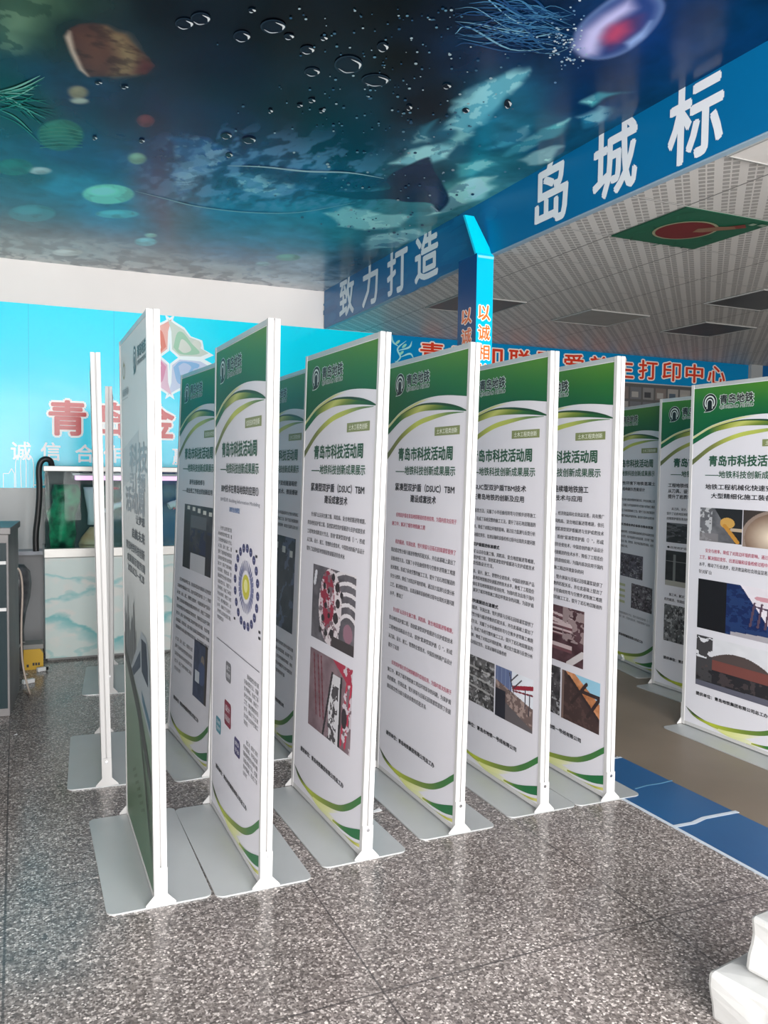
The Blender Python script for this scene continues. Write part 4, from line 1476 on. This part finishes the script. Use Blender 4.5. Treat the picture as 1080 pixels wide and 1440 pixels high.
ART = {'A': pA, 'B': pB, 'C': pC, 'D': pD, 'E': pE, 'F': pF, 'I': pI, 'J': pJ, 'L': pL, 'M': pM, 'N': pN}
ART = {k: s.mesh('poster', M_POSTER) for k, s in ART.items()}

# ------------------------------------------------------------------ poster stands


def plate_mesh():
    bm = bmesh.new()
    L, T, r = .81, .35, .03
    pts = []
    for cx, cy, a in ((T / 2 - r, L - .005 - r, 0), (-T / 2 + r, L - .005 - r, 90), (-T / 2 + r, -.005 + r, 180), (T / 2 - r, -.005 + r, 270)):
        for k in range(7):
            t = math.radians(a + 15 * k)
            pts.append((cx + r * math.cos(t), cy + r * math.sin(t)))
    prism(bm, pts, 2, 0.0005, 0.006)
    me = bpy.data.meshes.new('base_plate')
    bmesh.ops.recalc_face_normals(bm, faces=bm.faces)
    bm.to_mesh(me)
    bm.free()
    me.materials.append(M_PLATE)
    return me


def to_mesh(name, bm, mat):
    me = bpy.data.meshes.new(name)
    bmesh.ops.recalc_face_normals(bm, faces=bm.faces)
    bm.to_mesh(me)
    bm.free()
    me.materials.append(mat)
    return me


def post_mesh(y0, y1, front):
    bm = bmesh.new()
    for x0, x1 in ((-.022, -.0022), (.0022, .022)):
        bx(bm, x0, x1, y0, y1, .009, 2.0, .0012)
    bx(bm, -.003, .003, y0 + .011, y1 - .011 + .008, .009, 1.998)
    return to_mesh('post', bm, M_ALU)


def foot_mesh(y0, y1):
    bm = bmesh.new()
    prism(bm, [(-.050, .0062), (.050, .0062), (.050, .012), (.022, .042), (.022, .135), (-.022, .135), (-.022, .042), (-.050, .012)], 1, y0, y1)
    return to_mesh('foot_bracket', bm, M_ALU)


def screw_mesh(y0, y1, z):
    bm = bmesh.new()
    cyl(bm, (0, y0, z), (0, y1, z), .0065, 14)
    cyl(bm, (0, y0 - .001 if y0 < y1 else y0 + .001, z), (0, y0, z), .003, 6)
    return to_mesh('screw', bm, M_SCREW)


bm = bmesh.new()
bx(bm, -.0185, .0185, .022, .788, .030, 1.980)
ME_BOARD = to_mesh('backing_board', bm, M_BOARD)
bm = bmesh.new()
bx(bm, -.0205, .0205, .022, .788, 1.980, 1.9995, .001)
ME_TOP = to_mesh('top_rail', bm, M_PLATE)
bm = bmesh.new()
bx(bm, -.0205, .0205, .022, .788, .011, .030, .001)
ME_BOT = to_mesh('bottom_rail', bm, M_ALU)
ME_PLATE = plate_mesh()
ME_POSTS = [post_mesh(0, .022, True), post_mesh(.788, .81, False)]
ME_FEET = [foot_mesh(-.0045, -.0005), foot_mesh(.8005, .8045)]
ME_FEET[1] = None
bm = bmesh.new()
prism(bm, [(-.050, .0062), (.050, .0062), (.050, .012), (.022, .042), (.022, .135), (-.022, .135), (-.022, .042), (-.050, .012)], 1, .8105, .8145)
ME_FEET[1] = to_mesh('foot_bracket', bm, M_ALU)
ME_SCREWS = [screw_mesh(-.0065, -.0045, .118), screw_mesh(.8165, .8145, .118)]


def stand(x, y, th, lean, art, label):
    r = thing('poster_stand', label, 'poster stand', (x, y, 0), th, 'poster stands set out in rows')
    link_mesh('base_plate', ME_PLATE, None, r)
    def part(name, me, par=r):
        o = link_mesh(name, me, None, par)
        if par is r:
            o.rotation_euler = (0, lean, 0)
        return o
    part('poster', ART[art])
    part('backing_board', ME_BOARD)
    part('top_rail', ME_TOP)
    part('bottom_rail', ME_BOT)
    for i in range(2):
        part('post', ME_POSTS[i])
        f = part('foot_bracket', ME_FEET[i])
        part('screw', ME_SCREWS[i], f)
    return r


STANDS = [
    (.437, 2.804, -.005, -.012, 'A', 'nearest poster stand at left end of front row, pale grey sheet with skyline and train'),
    (.796, 2.783, .006, .010, 'B', 'green and white poster stand showing a ring diagram with yellow centre and coloured icons'),
    (1.208, 2.846, .027, .028, 'C', 'green and white poster stand with two stacked photos of a red and white boring machine'),
    (1.648, 2.913, 0.0, .019, 'D', 'green and white poster stand with text only, several lines in red'),
    (2.095, 2.960, -.005, .003, 'E', 'green and white poster stand with two photos side by side, one of a red beam'),
    (2.448, 2.953, -.014, 0.0, 'F', 'green and white poster stand at right end of front row, by the blue floor strip'),
    (.376, 3.975, -.075, -.022, 'J', 'edge-on poster stand showing only its white posts, left of the front row'),
    (.550, 5.62, -.11, 0.0, 'N', 'farthest edge-on poster stand showing thin white posts in front of the fish tank'),
    (.85, 3.918, .07, .038, 'I', 'poster stand in second row with dark workshop photo, partly hidden behind the ring diagram stand'),
    (1.312, 4.022, 0.0, .034, 'J', 'poster stand in second row with large dark night photo, glimpsed behind the boring machine stand'),
    (2.150, 4.10, 0.0, .008, 'D', 'poster stand almost wholly hidden, glimpsed in the gap left of the text-only stand'),
    (3.620, 2.91, 0.0, 0.0, 'L', 'poster stand at the right edge with brighter green header and blue truss photo'),
    (4.110, 3.71, 0.0, 0.0, 'M', 'dim poster stand standing behind the right edge one, with dark panel photos'),
    (4.270, 4.65, -.20, 0.0, 'N', 'dim farthest poster stand on the brown floor, its right side hidden by another'),
]
for a in STANDS:
    stand(*a)

# ------------------------------------------------------------------ fish tank on its printed cabinet
M_RIM = pmat('silver_tank_trim', (0.55, 0.53, 0.50, 1), 0.35, 0.3)


def glass(name, tint, rough=0.02, fac=0.12):
    m = bpy.data.materials.new(name)
    m.use_nodes = True
    nt = m.node_tree
    for n in list(nt.nodes):
        if n.type != 'OUTPUT_MATERIAL':
            nt.nodes.remove(n)
    out = [n for n in nt.nodes if n.type == 'OUTPUT_MATERIAL'][0]
    tr = nt.nodes.new('ShaderNodeBsdfTransparent')
    tr.inputs[0].default_value = tint
    gl = nt.nodes.new('ShaderNodeBsdfGlossy')
    gl.inputs['Roughness'].default_value = rough
    lw = nt.nodes.new('ShaderNodeFresnel')
    lw.inputs['IOR'].default_value = 1.12
    mx = nt.nodes.new('ShaderNodeMixShader')
    nt.links.new(lw.outputs[0], mx.inputs[0])
    nt.links.new(tr.outputs[0], mx.inputs[1])
    nt.links.new(gl.outputs[0], mx.inputs[2])
    nt.links.new(mx.outputs[0], out.inputs[0])
    return m


TX0, TX1, TY0, TY1 = .19, 1.95, 6.74, 7.20
cab = thing('aquarium_cabinet', 'low white cabinet printed with pale teal clouds under the fish tank', 'cabinet', (0, 0, 0))
box_obj('body', TX0 + .005, TX1, TY0 + .004, TY1, .02, .785, pmat('white_cabinet_board', (0.6, 0.62, 0.62, 1), 0.5), cab)
box_obj('plinth', TX0 + .02, TX1 - .02, TY0 + .03, TY1 - .02, 0.0, .02, M_DARKWALL, cab)
cl = Sheet(lambda x, z, l: (x, TY0 + .002 - .0008 * l, z))
cl.down = False
nu, nv = 240, 130


def clouds(s, t):
    x, z = TX0 + s * (TX1 - TX0), (1 - t) * .78
    r = np.zeros(s.shape + (3,)) + np.array((214, 226, 222), float)
    n = fbm(s * 1.2, t, 9, 201, 4)
    for zc, amp, ph, th in ((.64, .05, 0.3, .05), (.50, .045, 1.4, .05), (.25, .10, 2.2, .14), (.1, .05, 3.0, .03)):
        zl = zc + amp * np.sin(x * 6 + ph * 3) + (n - .5) * .16
        d = zl - z
        m = np.clip(1 - d / th, 0, 1) * np.clip(d / .02, 0, 1) * (.45 + .55 * n)
        r = mixc(r, m * 1.1, (84, 178, 182))
    r = mixc(r, np.clip((n - .52) * 3, 0, .5), (236, 226, 220))
    return r


cl.raster(TX0 + .005, .785, TX1, .02, clouds, nu, nv, 0)
cl.quad(1.21, .02, 1.214, .785, (140, 150, 150), 1)
link_mesh('printed_front', cl.mesh('printed_front', M_POSTER), None, cab)

tk = thing('aquarium', 'long glass fish tank with silver rims on the cloud printed cabinet', 'fish tank', (0, 0, 0))
z0, z1 = .86, 1.445
bm = bmesh.new()
bx(bm, TX0, TX1, TY0, TY1, .787, .858, .004)
bm_obj('bottom_rim', bm, M_RIM, tk)
bm = bmesh.new()
bx(bm, TX0, TX1, TY0, TY0 + .025, z1, 1.485, .004)
bx(bm, TX0, TX1, TY1 - .025, TY1, z1, 1.485, .004)
bx(bm, TX0, TX0 + .025, TY0 + .025, TY1 - .025, z1, 1.485, .004)
bx(bm, TX1 - .025, TX1, TY0 + .025, TY1 - .025, z1, 1.485, .004)
bm_obj('top_rim', bm, M_RIM, tk)
M_GLASS = glass('clear_tank_glass', (0.93, 0.97, 0.96, 1))
box_obj('glass_pane', TX0 + .006, TX1 - .006, TY0 + .006, TY0 + .012, .858, z1, M_GLASS, tk)
box_obj('glass_pane', TX0 + .006, TX0 + .012, TY0 + .012, TY1 - .02, .858, z1, M_GLASS, tk)
box_obj('glass_pane', TX1 - .012, TX1 - .006, TY0 + .012, TY1 - .02, .858, z1, M_GLASS, tk)
bk = Sheet(lambda x, z, l: (x, TY1 - .022 - .001 * l, z))
bk.down = False


def backdrop(s, t):
    n = fbm(s * 1.5, t * .6, 10, 221, 3)
    r = np.zeros(s.shape + (3,)) + np.array((22, 34, 44), float)
    r = mixc(r, ((s > .44)).astype(float), (40, 84, 136))
    r = mixc(r, ((s > .49) & (s < .53)).astype(float) * .7, (26, 54, 96))
    r = mixc(r, np.clip((n - .5) * 3, 0, .6) * (s > .3), (30, 60, 100))
    return r


bk.raster(TX0 + .012, z1, TX1 - .012, .859, backdrop, 60, 24, 0)
link_mesh('back_panel', bk.mesh('back_panel', M_POSTER), None, tk)
M_WATER = glass('tank_water', (0.80, 0.93, 0.92, 1), 0.05)
box_obj('water', TX0 + .013, TX1 - .013, TY0 + .014, TY1 - .03, .86, 1.345, M_WATER, tk)
# light bar with its pink tube
lb = thing('aquarium_light', 'pink glowing light bar across the top of the fish tank', 'tank light')
box_obj('housing', .40, 1.9, 6.80, 6.92, 1.412, 1.43, pmat('grey_housing', (0.4, 0.4, 0.42, 1), 0.4), lb)
mm = pmat('pink_tube', (1, .6, .95, 1), 0.4)
b = mm.node_tree.nodes['Principled BSDF']
b.inputs['Emission Color'].default_value = (0.95, 0.50, 0.92, 1)
b.inputs['Emission Strength'].default_value = 0.8
box_obj('tube', .42, 1.88, 6.81, 6.91, 1.378, 1.411, mm, lb)
mk = pmat('dark_bracket', (0.05, 0.05, 0.06, 1), 0.4)
for x in (.47, 1.8):
    box_obj('bracket', x, x + .05, 6.77, 7.17, 1.43, 1.445, mk, lb, .003)

# contents of the tank


def blob_obj(name, pts, rad, mat, seed, flat=1.0):
    """lumpy column skinned over a list of centre points"""
    bm = bmesh.new()
    rr = random.Random(seed)
    n = 14
    rings = []
    for (x, y, z), r in zip(pts, rad):
        ring = []
        for i in range(n):
            a = 2 * math.pi * i / n
            k = r * (1 + .18 * rr.uniform(-1, 1))
            ring.append(bm.verts.new((x + k * math.cos(a), y + k * flat * math.sin(a), z)))
        rings.append(ring)
    for a, b in zip(rings, rings[1:]):
        for i in range(n):
            bm.faces.new((a[i], a[(i + 1) % n], b[(i + 1) % n], b[i]))
    bm.faces.new(rings[0][::-1])
    bm.faces.new(rings[-1])
    bmesh.ops.subdivide_edges(bm, edges=bm.edges[:], cuts=1, use_grid_fill=True, smooth=.6)
    return bm_obj(name, bm, mat, None, True)


M_WEED = noise_mat('green_weed', lin((4, 52, 40)), lin((40, 168, 118)), 14, 0.4, 0, 6, 0.6)
o = blob_obj('water_plant', [(.33, 6.95, .862), (.33, 6.95, .95), (.335, 6.95, 1.05), (.33, 6.95, 1.12), (.36, 6.94, 1.2), (.36, 6.94, 1.28), (.35, 6.94, 1.34)], [.085, .10, .10, .105, .09, .10, .085], M_WEED, 5, .8)
tag(o, 'bushy dark green water plant in the left end of the fish tank', 'water plant')
o = blob_obj('pale_rock', [(.56, 7.02, .862), (.56, 7.02, .92), (.57, 7.02, 1.0)], [.10, .08, .03], noise_mat('tan_rock', lin((196, 150, 110)), lin((230, 205, 180)), 9, 0.6), 6, .7)
tag(o, 'small tan rock on the tank floor beside the green plant', 'rock')
o = blob_obj('tank_filter', [(.565, 7.0, 1.02), (.565, 7.0, 1.1), (.555, 7.0, 1.25), (.545, 7.0, 1.32)], [.045, .05, .055, .055], pmat('milky_plastic', (0.62, 0.62, 0.68, 1), 0.4), 8, .6)
tag(o, 'milky white filter column hanging in the fish tank', 'filter')
bm = bmesh.new()
M_FISHWHITE = pmat('white_driftwood', (0.78, 0.76, 0.82, 1), 0.5)
tag(tube('white_branch', [(.64, 6.84, 1.13), (.70, 6.85, 1.17), (.78, 6.85, 1.19), (.82, 6.85, 1.25), (.88, 6.85, 1.26)], .022, M_FISHWHITE), 'white branch in the fish tank seen left of the edge-on posts', 'branch')
tag(tube('white_branch', [(1.13, 6.84, 1.17), (1.19, 6.85, 1.20), (1.26, 6.85, 1.18), (1.31, 6.85, 1.23), (1.38, 6.85, 1.26)], .03, M_FISHWHITE), 'thick white branch in the fish tank right of the grey poster stand', 'branch')
o = blob_obj('water_plant', [(1.0, 6.92, .862), (1.0, 6.92, .95), (.995, 6.92, 1.02), (1.0, 6.92, 1.1), (1.0, 6.92, 1.2), (1.0, 6.92, 1.27)], [.04, .05, .045, .055, .035, .02], noise_mat('bright_weed', lin((20, 110, 50)), lin((70, 200, 110)), 20, 0.4), 12)
tag(o, 'slender bright green water plant beside the edge-on posts', 'water plant')


def fish_obj(x, y, z, L, mat, label, flip=1):
    t = thing('aquarium_fish', label, 'fish', (x, y, z), 0, 'red fish in the tank')
    bm = bmesh.new()
    bmesh.ops.create_uvsphere(bm, u_segments=14, v_segments=10, radius=1)
    for v in bm.verts:
        v.co = Vector((v.co.x * L * .5, v.co.y * L * .1, v.co.z * L * .2 * (1 - .35 * v.co.x * -flip)))
    bm_obj('body', bm, mat, t, True)
    bm = bmesh.new()
    prism(bm, [(-flip * L * .42, 0), (-flip * L * .75, L * .2), (-flip * L * .66, 0), (-flip * L * .75, -L * .2)], 1, -.003, .003)
    bm_obj('tail', bm, mat, t)
    bm = bmesh.new()
    prism(bm, [(-.2 * L, L * .15), (0, L * .3), (.2 * L, L * .15)], 1, -.002, .002)
    bm_obj('fin', bm, mat, t)


M_RED = pmat('red_fish_scales', lin((210, 40, 70)), 0.35)
for x, z, L, lab, fl in ((.70, 1.315, .05, 'tiny red fish near the tank light, left of the edge-on posts', -1), (1.015, 1.27, .05, 'tiny red fish above the bright green water plant', 1), (1.2, 1.155, .06, 'red fish low on the thick white branch', 1), (1.33, 1.30, .06, 'red fish swimming above the thick white branch', -1)):
    fish_obj(x, 6.79, z, L, M_RED, lab, fl)
# black hose over the tank corner
M_BLACK = pmat('black_rubber', (0.012, 0.012, 0.013, 1), 0.45)
tag(tube('hose', [(.25, 6.80, 1.475), (.25, 6.78, 1.53), (.19, 6.77, 1.54), (.155, 6.77, 1.48), (.165, 6.77, 1.3), (.15, 6.77, 1.1), (.13, 6.77, .95), (.135, 6.77, .84)], .022, M_BLACK), 'thick black hose bent over the left corner of the fish tank', 'hose')

# ------------------------------------------------------------------ things at the far left
struct(box_obj('trim_5', XL, .2, 7.04, YB - .013, .785, .815, pmat('grey_ledge', (0.42, 0.43, 0.48, 1), 0.4)))
t = thing('display_cabinet', 'dark glass fronted grey cabinet at the left edge, a cord hanging on its side', 'cabinet', (-.045, 5.3, 0), -.085)
M_STEEL = noise_mat('brushed_grey_steel', (0.20, 0.19, 0.19, 1), (0.26, 0.25, 0.25, 1), 5, 0.5, 0.1)
bm = bmesh.new()
bx(bm, -.75, -.0, .03, .66, 0.0, 1.08, .004)
bm_obj('body', bm, M_STEEL, t)
box_obj('glass_front', -.74, -.012, .018, .03, .05, 1.03, pmat('dark_teal_glass', lin((14, 40, 46)), 0.3, 0, 0.2), t)
box_obj('top_cap', -.77, .012, .02, .68, 1.08, 1.12, M_STEEL, t, .004)
mk = pmat('white_hinge', (0.7, 0.7, 0.7, 1), 0.4)
box_obj('hinge', -.05, -.012, .008, .018, .63, .65, mk, t, .002)
box_obj('hinge', -.05, -.012, .008, .018, .905, .925, mk, t, .002)
tag(tube('hanging_cable', [(.005, 5.50, .86), (.022, 5.5, .85), (.035, 5.55, .72), (.022, 5.55, .5), (.025, 5.6, .25), (.06, 5.62, .08), (.08, 5.7, .012), (.05, 5.85, .006)], .006, pmat('beige_cord', (0.5, 0.42, 0.36, 1), 0.5)), 'thin beige cord hanging down beside the dark glass cabinet', 'cord')
bm = bmesh.new()
lathe(bm, [(.075, .0), (.08, .02), (.05, .15), (.045, .28), (.06, .4), (.09, .52), (.10, .62), (.09, .71), (.05, .76)], .0, 6.62)
tag(bm_obj('floor_vase', bm, noise_mat('black_marbled_glaze', (0.012, 0.012, 0.014, 1), (0.16, 0.16, 0.17, 1), 9, 0.3, 0, 5), None, True), 'black marbled waisted vase on the floor below the grey ledge', 'vase')
t = thing('electrical_box', 'small yellow and grey electrical box on the floor left of the aquarium cabinet', 'electrical box', (.105, 6.5, 0))
bm = bmesh.new()
prism(bm, [(-.065, .0), (.068, .0), (.068, .115), (.045, .15), (-.065, .15)], 1, 0, .16)
bm_obj('case', bm, pmat('yellow_case', lin((214, 168, 30)), 0.45), t)
box_obj('lid', -.068, .07, -.004, .165, .15, .185, pmat('grey_lid', (0.3, 0.29, 0.27, 1), 0.5), t, .004)
bm = bmesh.new()
for k in range(3):
    bx(bm, -.005 + k * .018, .008 + k * .018, -.003, .001, .03, .05)
bx(bm, -.045, -.03, -.003, .001, .02, .04)
bm_obj('socket', bm, pmat('black_socket', (0.02, 0.02, 0.02, 1), 0.5), t)
tag(tube('cable', [(.05, 6.56, .1925), (.03, 6.54, .205), (.0, 6.42, .17), (-.02, 6.35, .08), (-.0, 6.3, .006)], .006, pmat('grey_cable', (0.35, 0.34, 0.33, 1), 0.5)), 'short grey cable trailing off the yellow electrical box', 'cable')
M_WP = pmat('white_plastic', (0.8, 0.8, 0.8, 1), 0.4)
p = px_plane(58, 944, 2, 0)
t = thing('plug', 'small white and black plug on the floor by the aquarium cabinet', 'plug', (p[0], p[1], 0), .4)
box_obj('plug_body', -.03, .03, -.015, .015, 0.001, .03, M_WP, t, .004)
box_obj('plug_cap', .03, .05, -.01, .01, .004, .026, M_BLACK, t, .003)
p = px_plane(40, 961, 2, 0)
t = thing('power_adapter', 'white power adapter at the end of the cord on the dark floor', 'adapter', (p[0], p[1], 0), .5)
box_obj('adapter_body', -.04, .04, -.016, .016, 0.001, .03, M_WP, t, .004)
box_obj('pin', .04, .055, -.004, .004, .012, .018, M_SCREW, t)
for (a, b, c, lab) in ((36, 949, .03, 'white scrap of paper on the floor by the yellow box'), (22, 1034, .02, 'white scrap of paper alone on the dark floor by the cabinet'), (531, 1141, .045, 'white scrap of paper beside the base of the text-only stand')):
    p = px_plane(a, b, 2, 0)
    bm = bmesh.new()
    vs = [bm.verts.new((p[0] + c * x, p[1] + c * y, z)) for x, y, z in ((-.5, -.2, .001), (.1, -.35, .004), (.5, 0, .001), (.3, .3, .006), (-.3, .25, .002))]
    fc = bm.faces.new(vs)
    r = bmesh.ops.extrude_face_region(bm, geom=[fc])
    for v in r['geom']:
        if isinstance(v, bmesh.types.BMVert):
            v.co.z += .0012
    tag(bm_obj('paper_scrap', bm, M_WP), lab, 'paper scrap', 'paper scraps on the floor')

p = px_plane(883, 930, 2, 0.008)
bm = bmesh.new()
rr = random.Random(3)
bmesh.ops.create_icosphere(bm, subdivisions=3, radius=1)
for v in bm.verts:
    k = 1 + .28 * math.sin(v.co.x * 7 + 1) * math.sin(v.co.y * 6) + .16 * rr.uniform(-1, 1)
    v.co = Vector((p[0] + v.co.x * .05 * k, p[1] + v.co.y * .045 * k, .0075 + max(0, (v.co.z + .75)) * .034 * k))
tag(bm_obj('plastic_bag', bm, noise_mat('crumpled_plastic', (0.62, 0.64, 0.62, 1), (0.8, 0.8, 0.78, 1), 30, 0.25), None), 'small crumpled pale plastic bag on the base of the farthest right poster stand', 'plastic bag')

# ------------------------------------------------------------------ white wrapped packages at the lower right


def package(name, x, y, z, lx, ly, h, rot, seed, label):
    t = thing(name, label, 'package', (x, y, z), rot, 'white wrapped packages stacked on the floor')
    bm = bmesh.new()
    bx(bm, 0, lx, 0, ly, 0, h, .012)
    bmesh.ops.subdivide_edges(bm, edges=bm.edges[:], cuts=3, use_grid_fill=True)
    rr = np.random.default_rng(seed)
    for v in bm.verts:
        k = .006
        n = math.sin(v.co.x * 23 + seed) * math.sin(v.co.y * 19 + 1.3 * seed) + .6 * math.sin(v.co.z * 41 + v.co.x * 13)
        if v.co.z > .02:
            v.co.z += k * n * .7
        v.co.x += k * .8 * math.sin(v.co.z * 37 + seed)
        v.co.y += k * .8 * math.sin(v.co.z * 31 + v.co.x * 17 + seed)
    bm_obj('wrapping', bm, noise_mat('white_wrapping_paper', (0.50, 0.50, 0.485, 1), (0.56, 0.56, 0.55, 1), 12, 0.6, 0, 4, 0.15), t)
    bm = bmesh.new()
    bx(bm, lx * .44, lx * .52, -.009, -.006, h * .15, h * .85)
    bm_obj('tape', bm, pmat('clear_tape', (0.7, 0.7, 0.68, 1), 0.2), t)
    return t


package('wrapped_package', 1.715, 1.640, 0, .42, .30, .135, math.radians(-79), 1, 'lower white wrapped package on the floor at the bottom right corner')
package('wrapped_package', 1.80, 1.592, .142, .36, .26, .15, math.radians(-79), 4, 'upper white wrapped package resting on another at the bottom right corner')
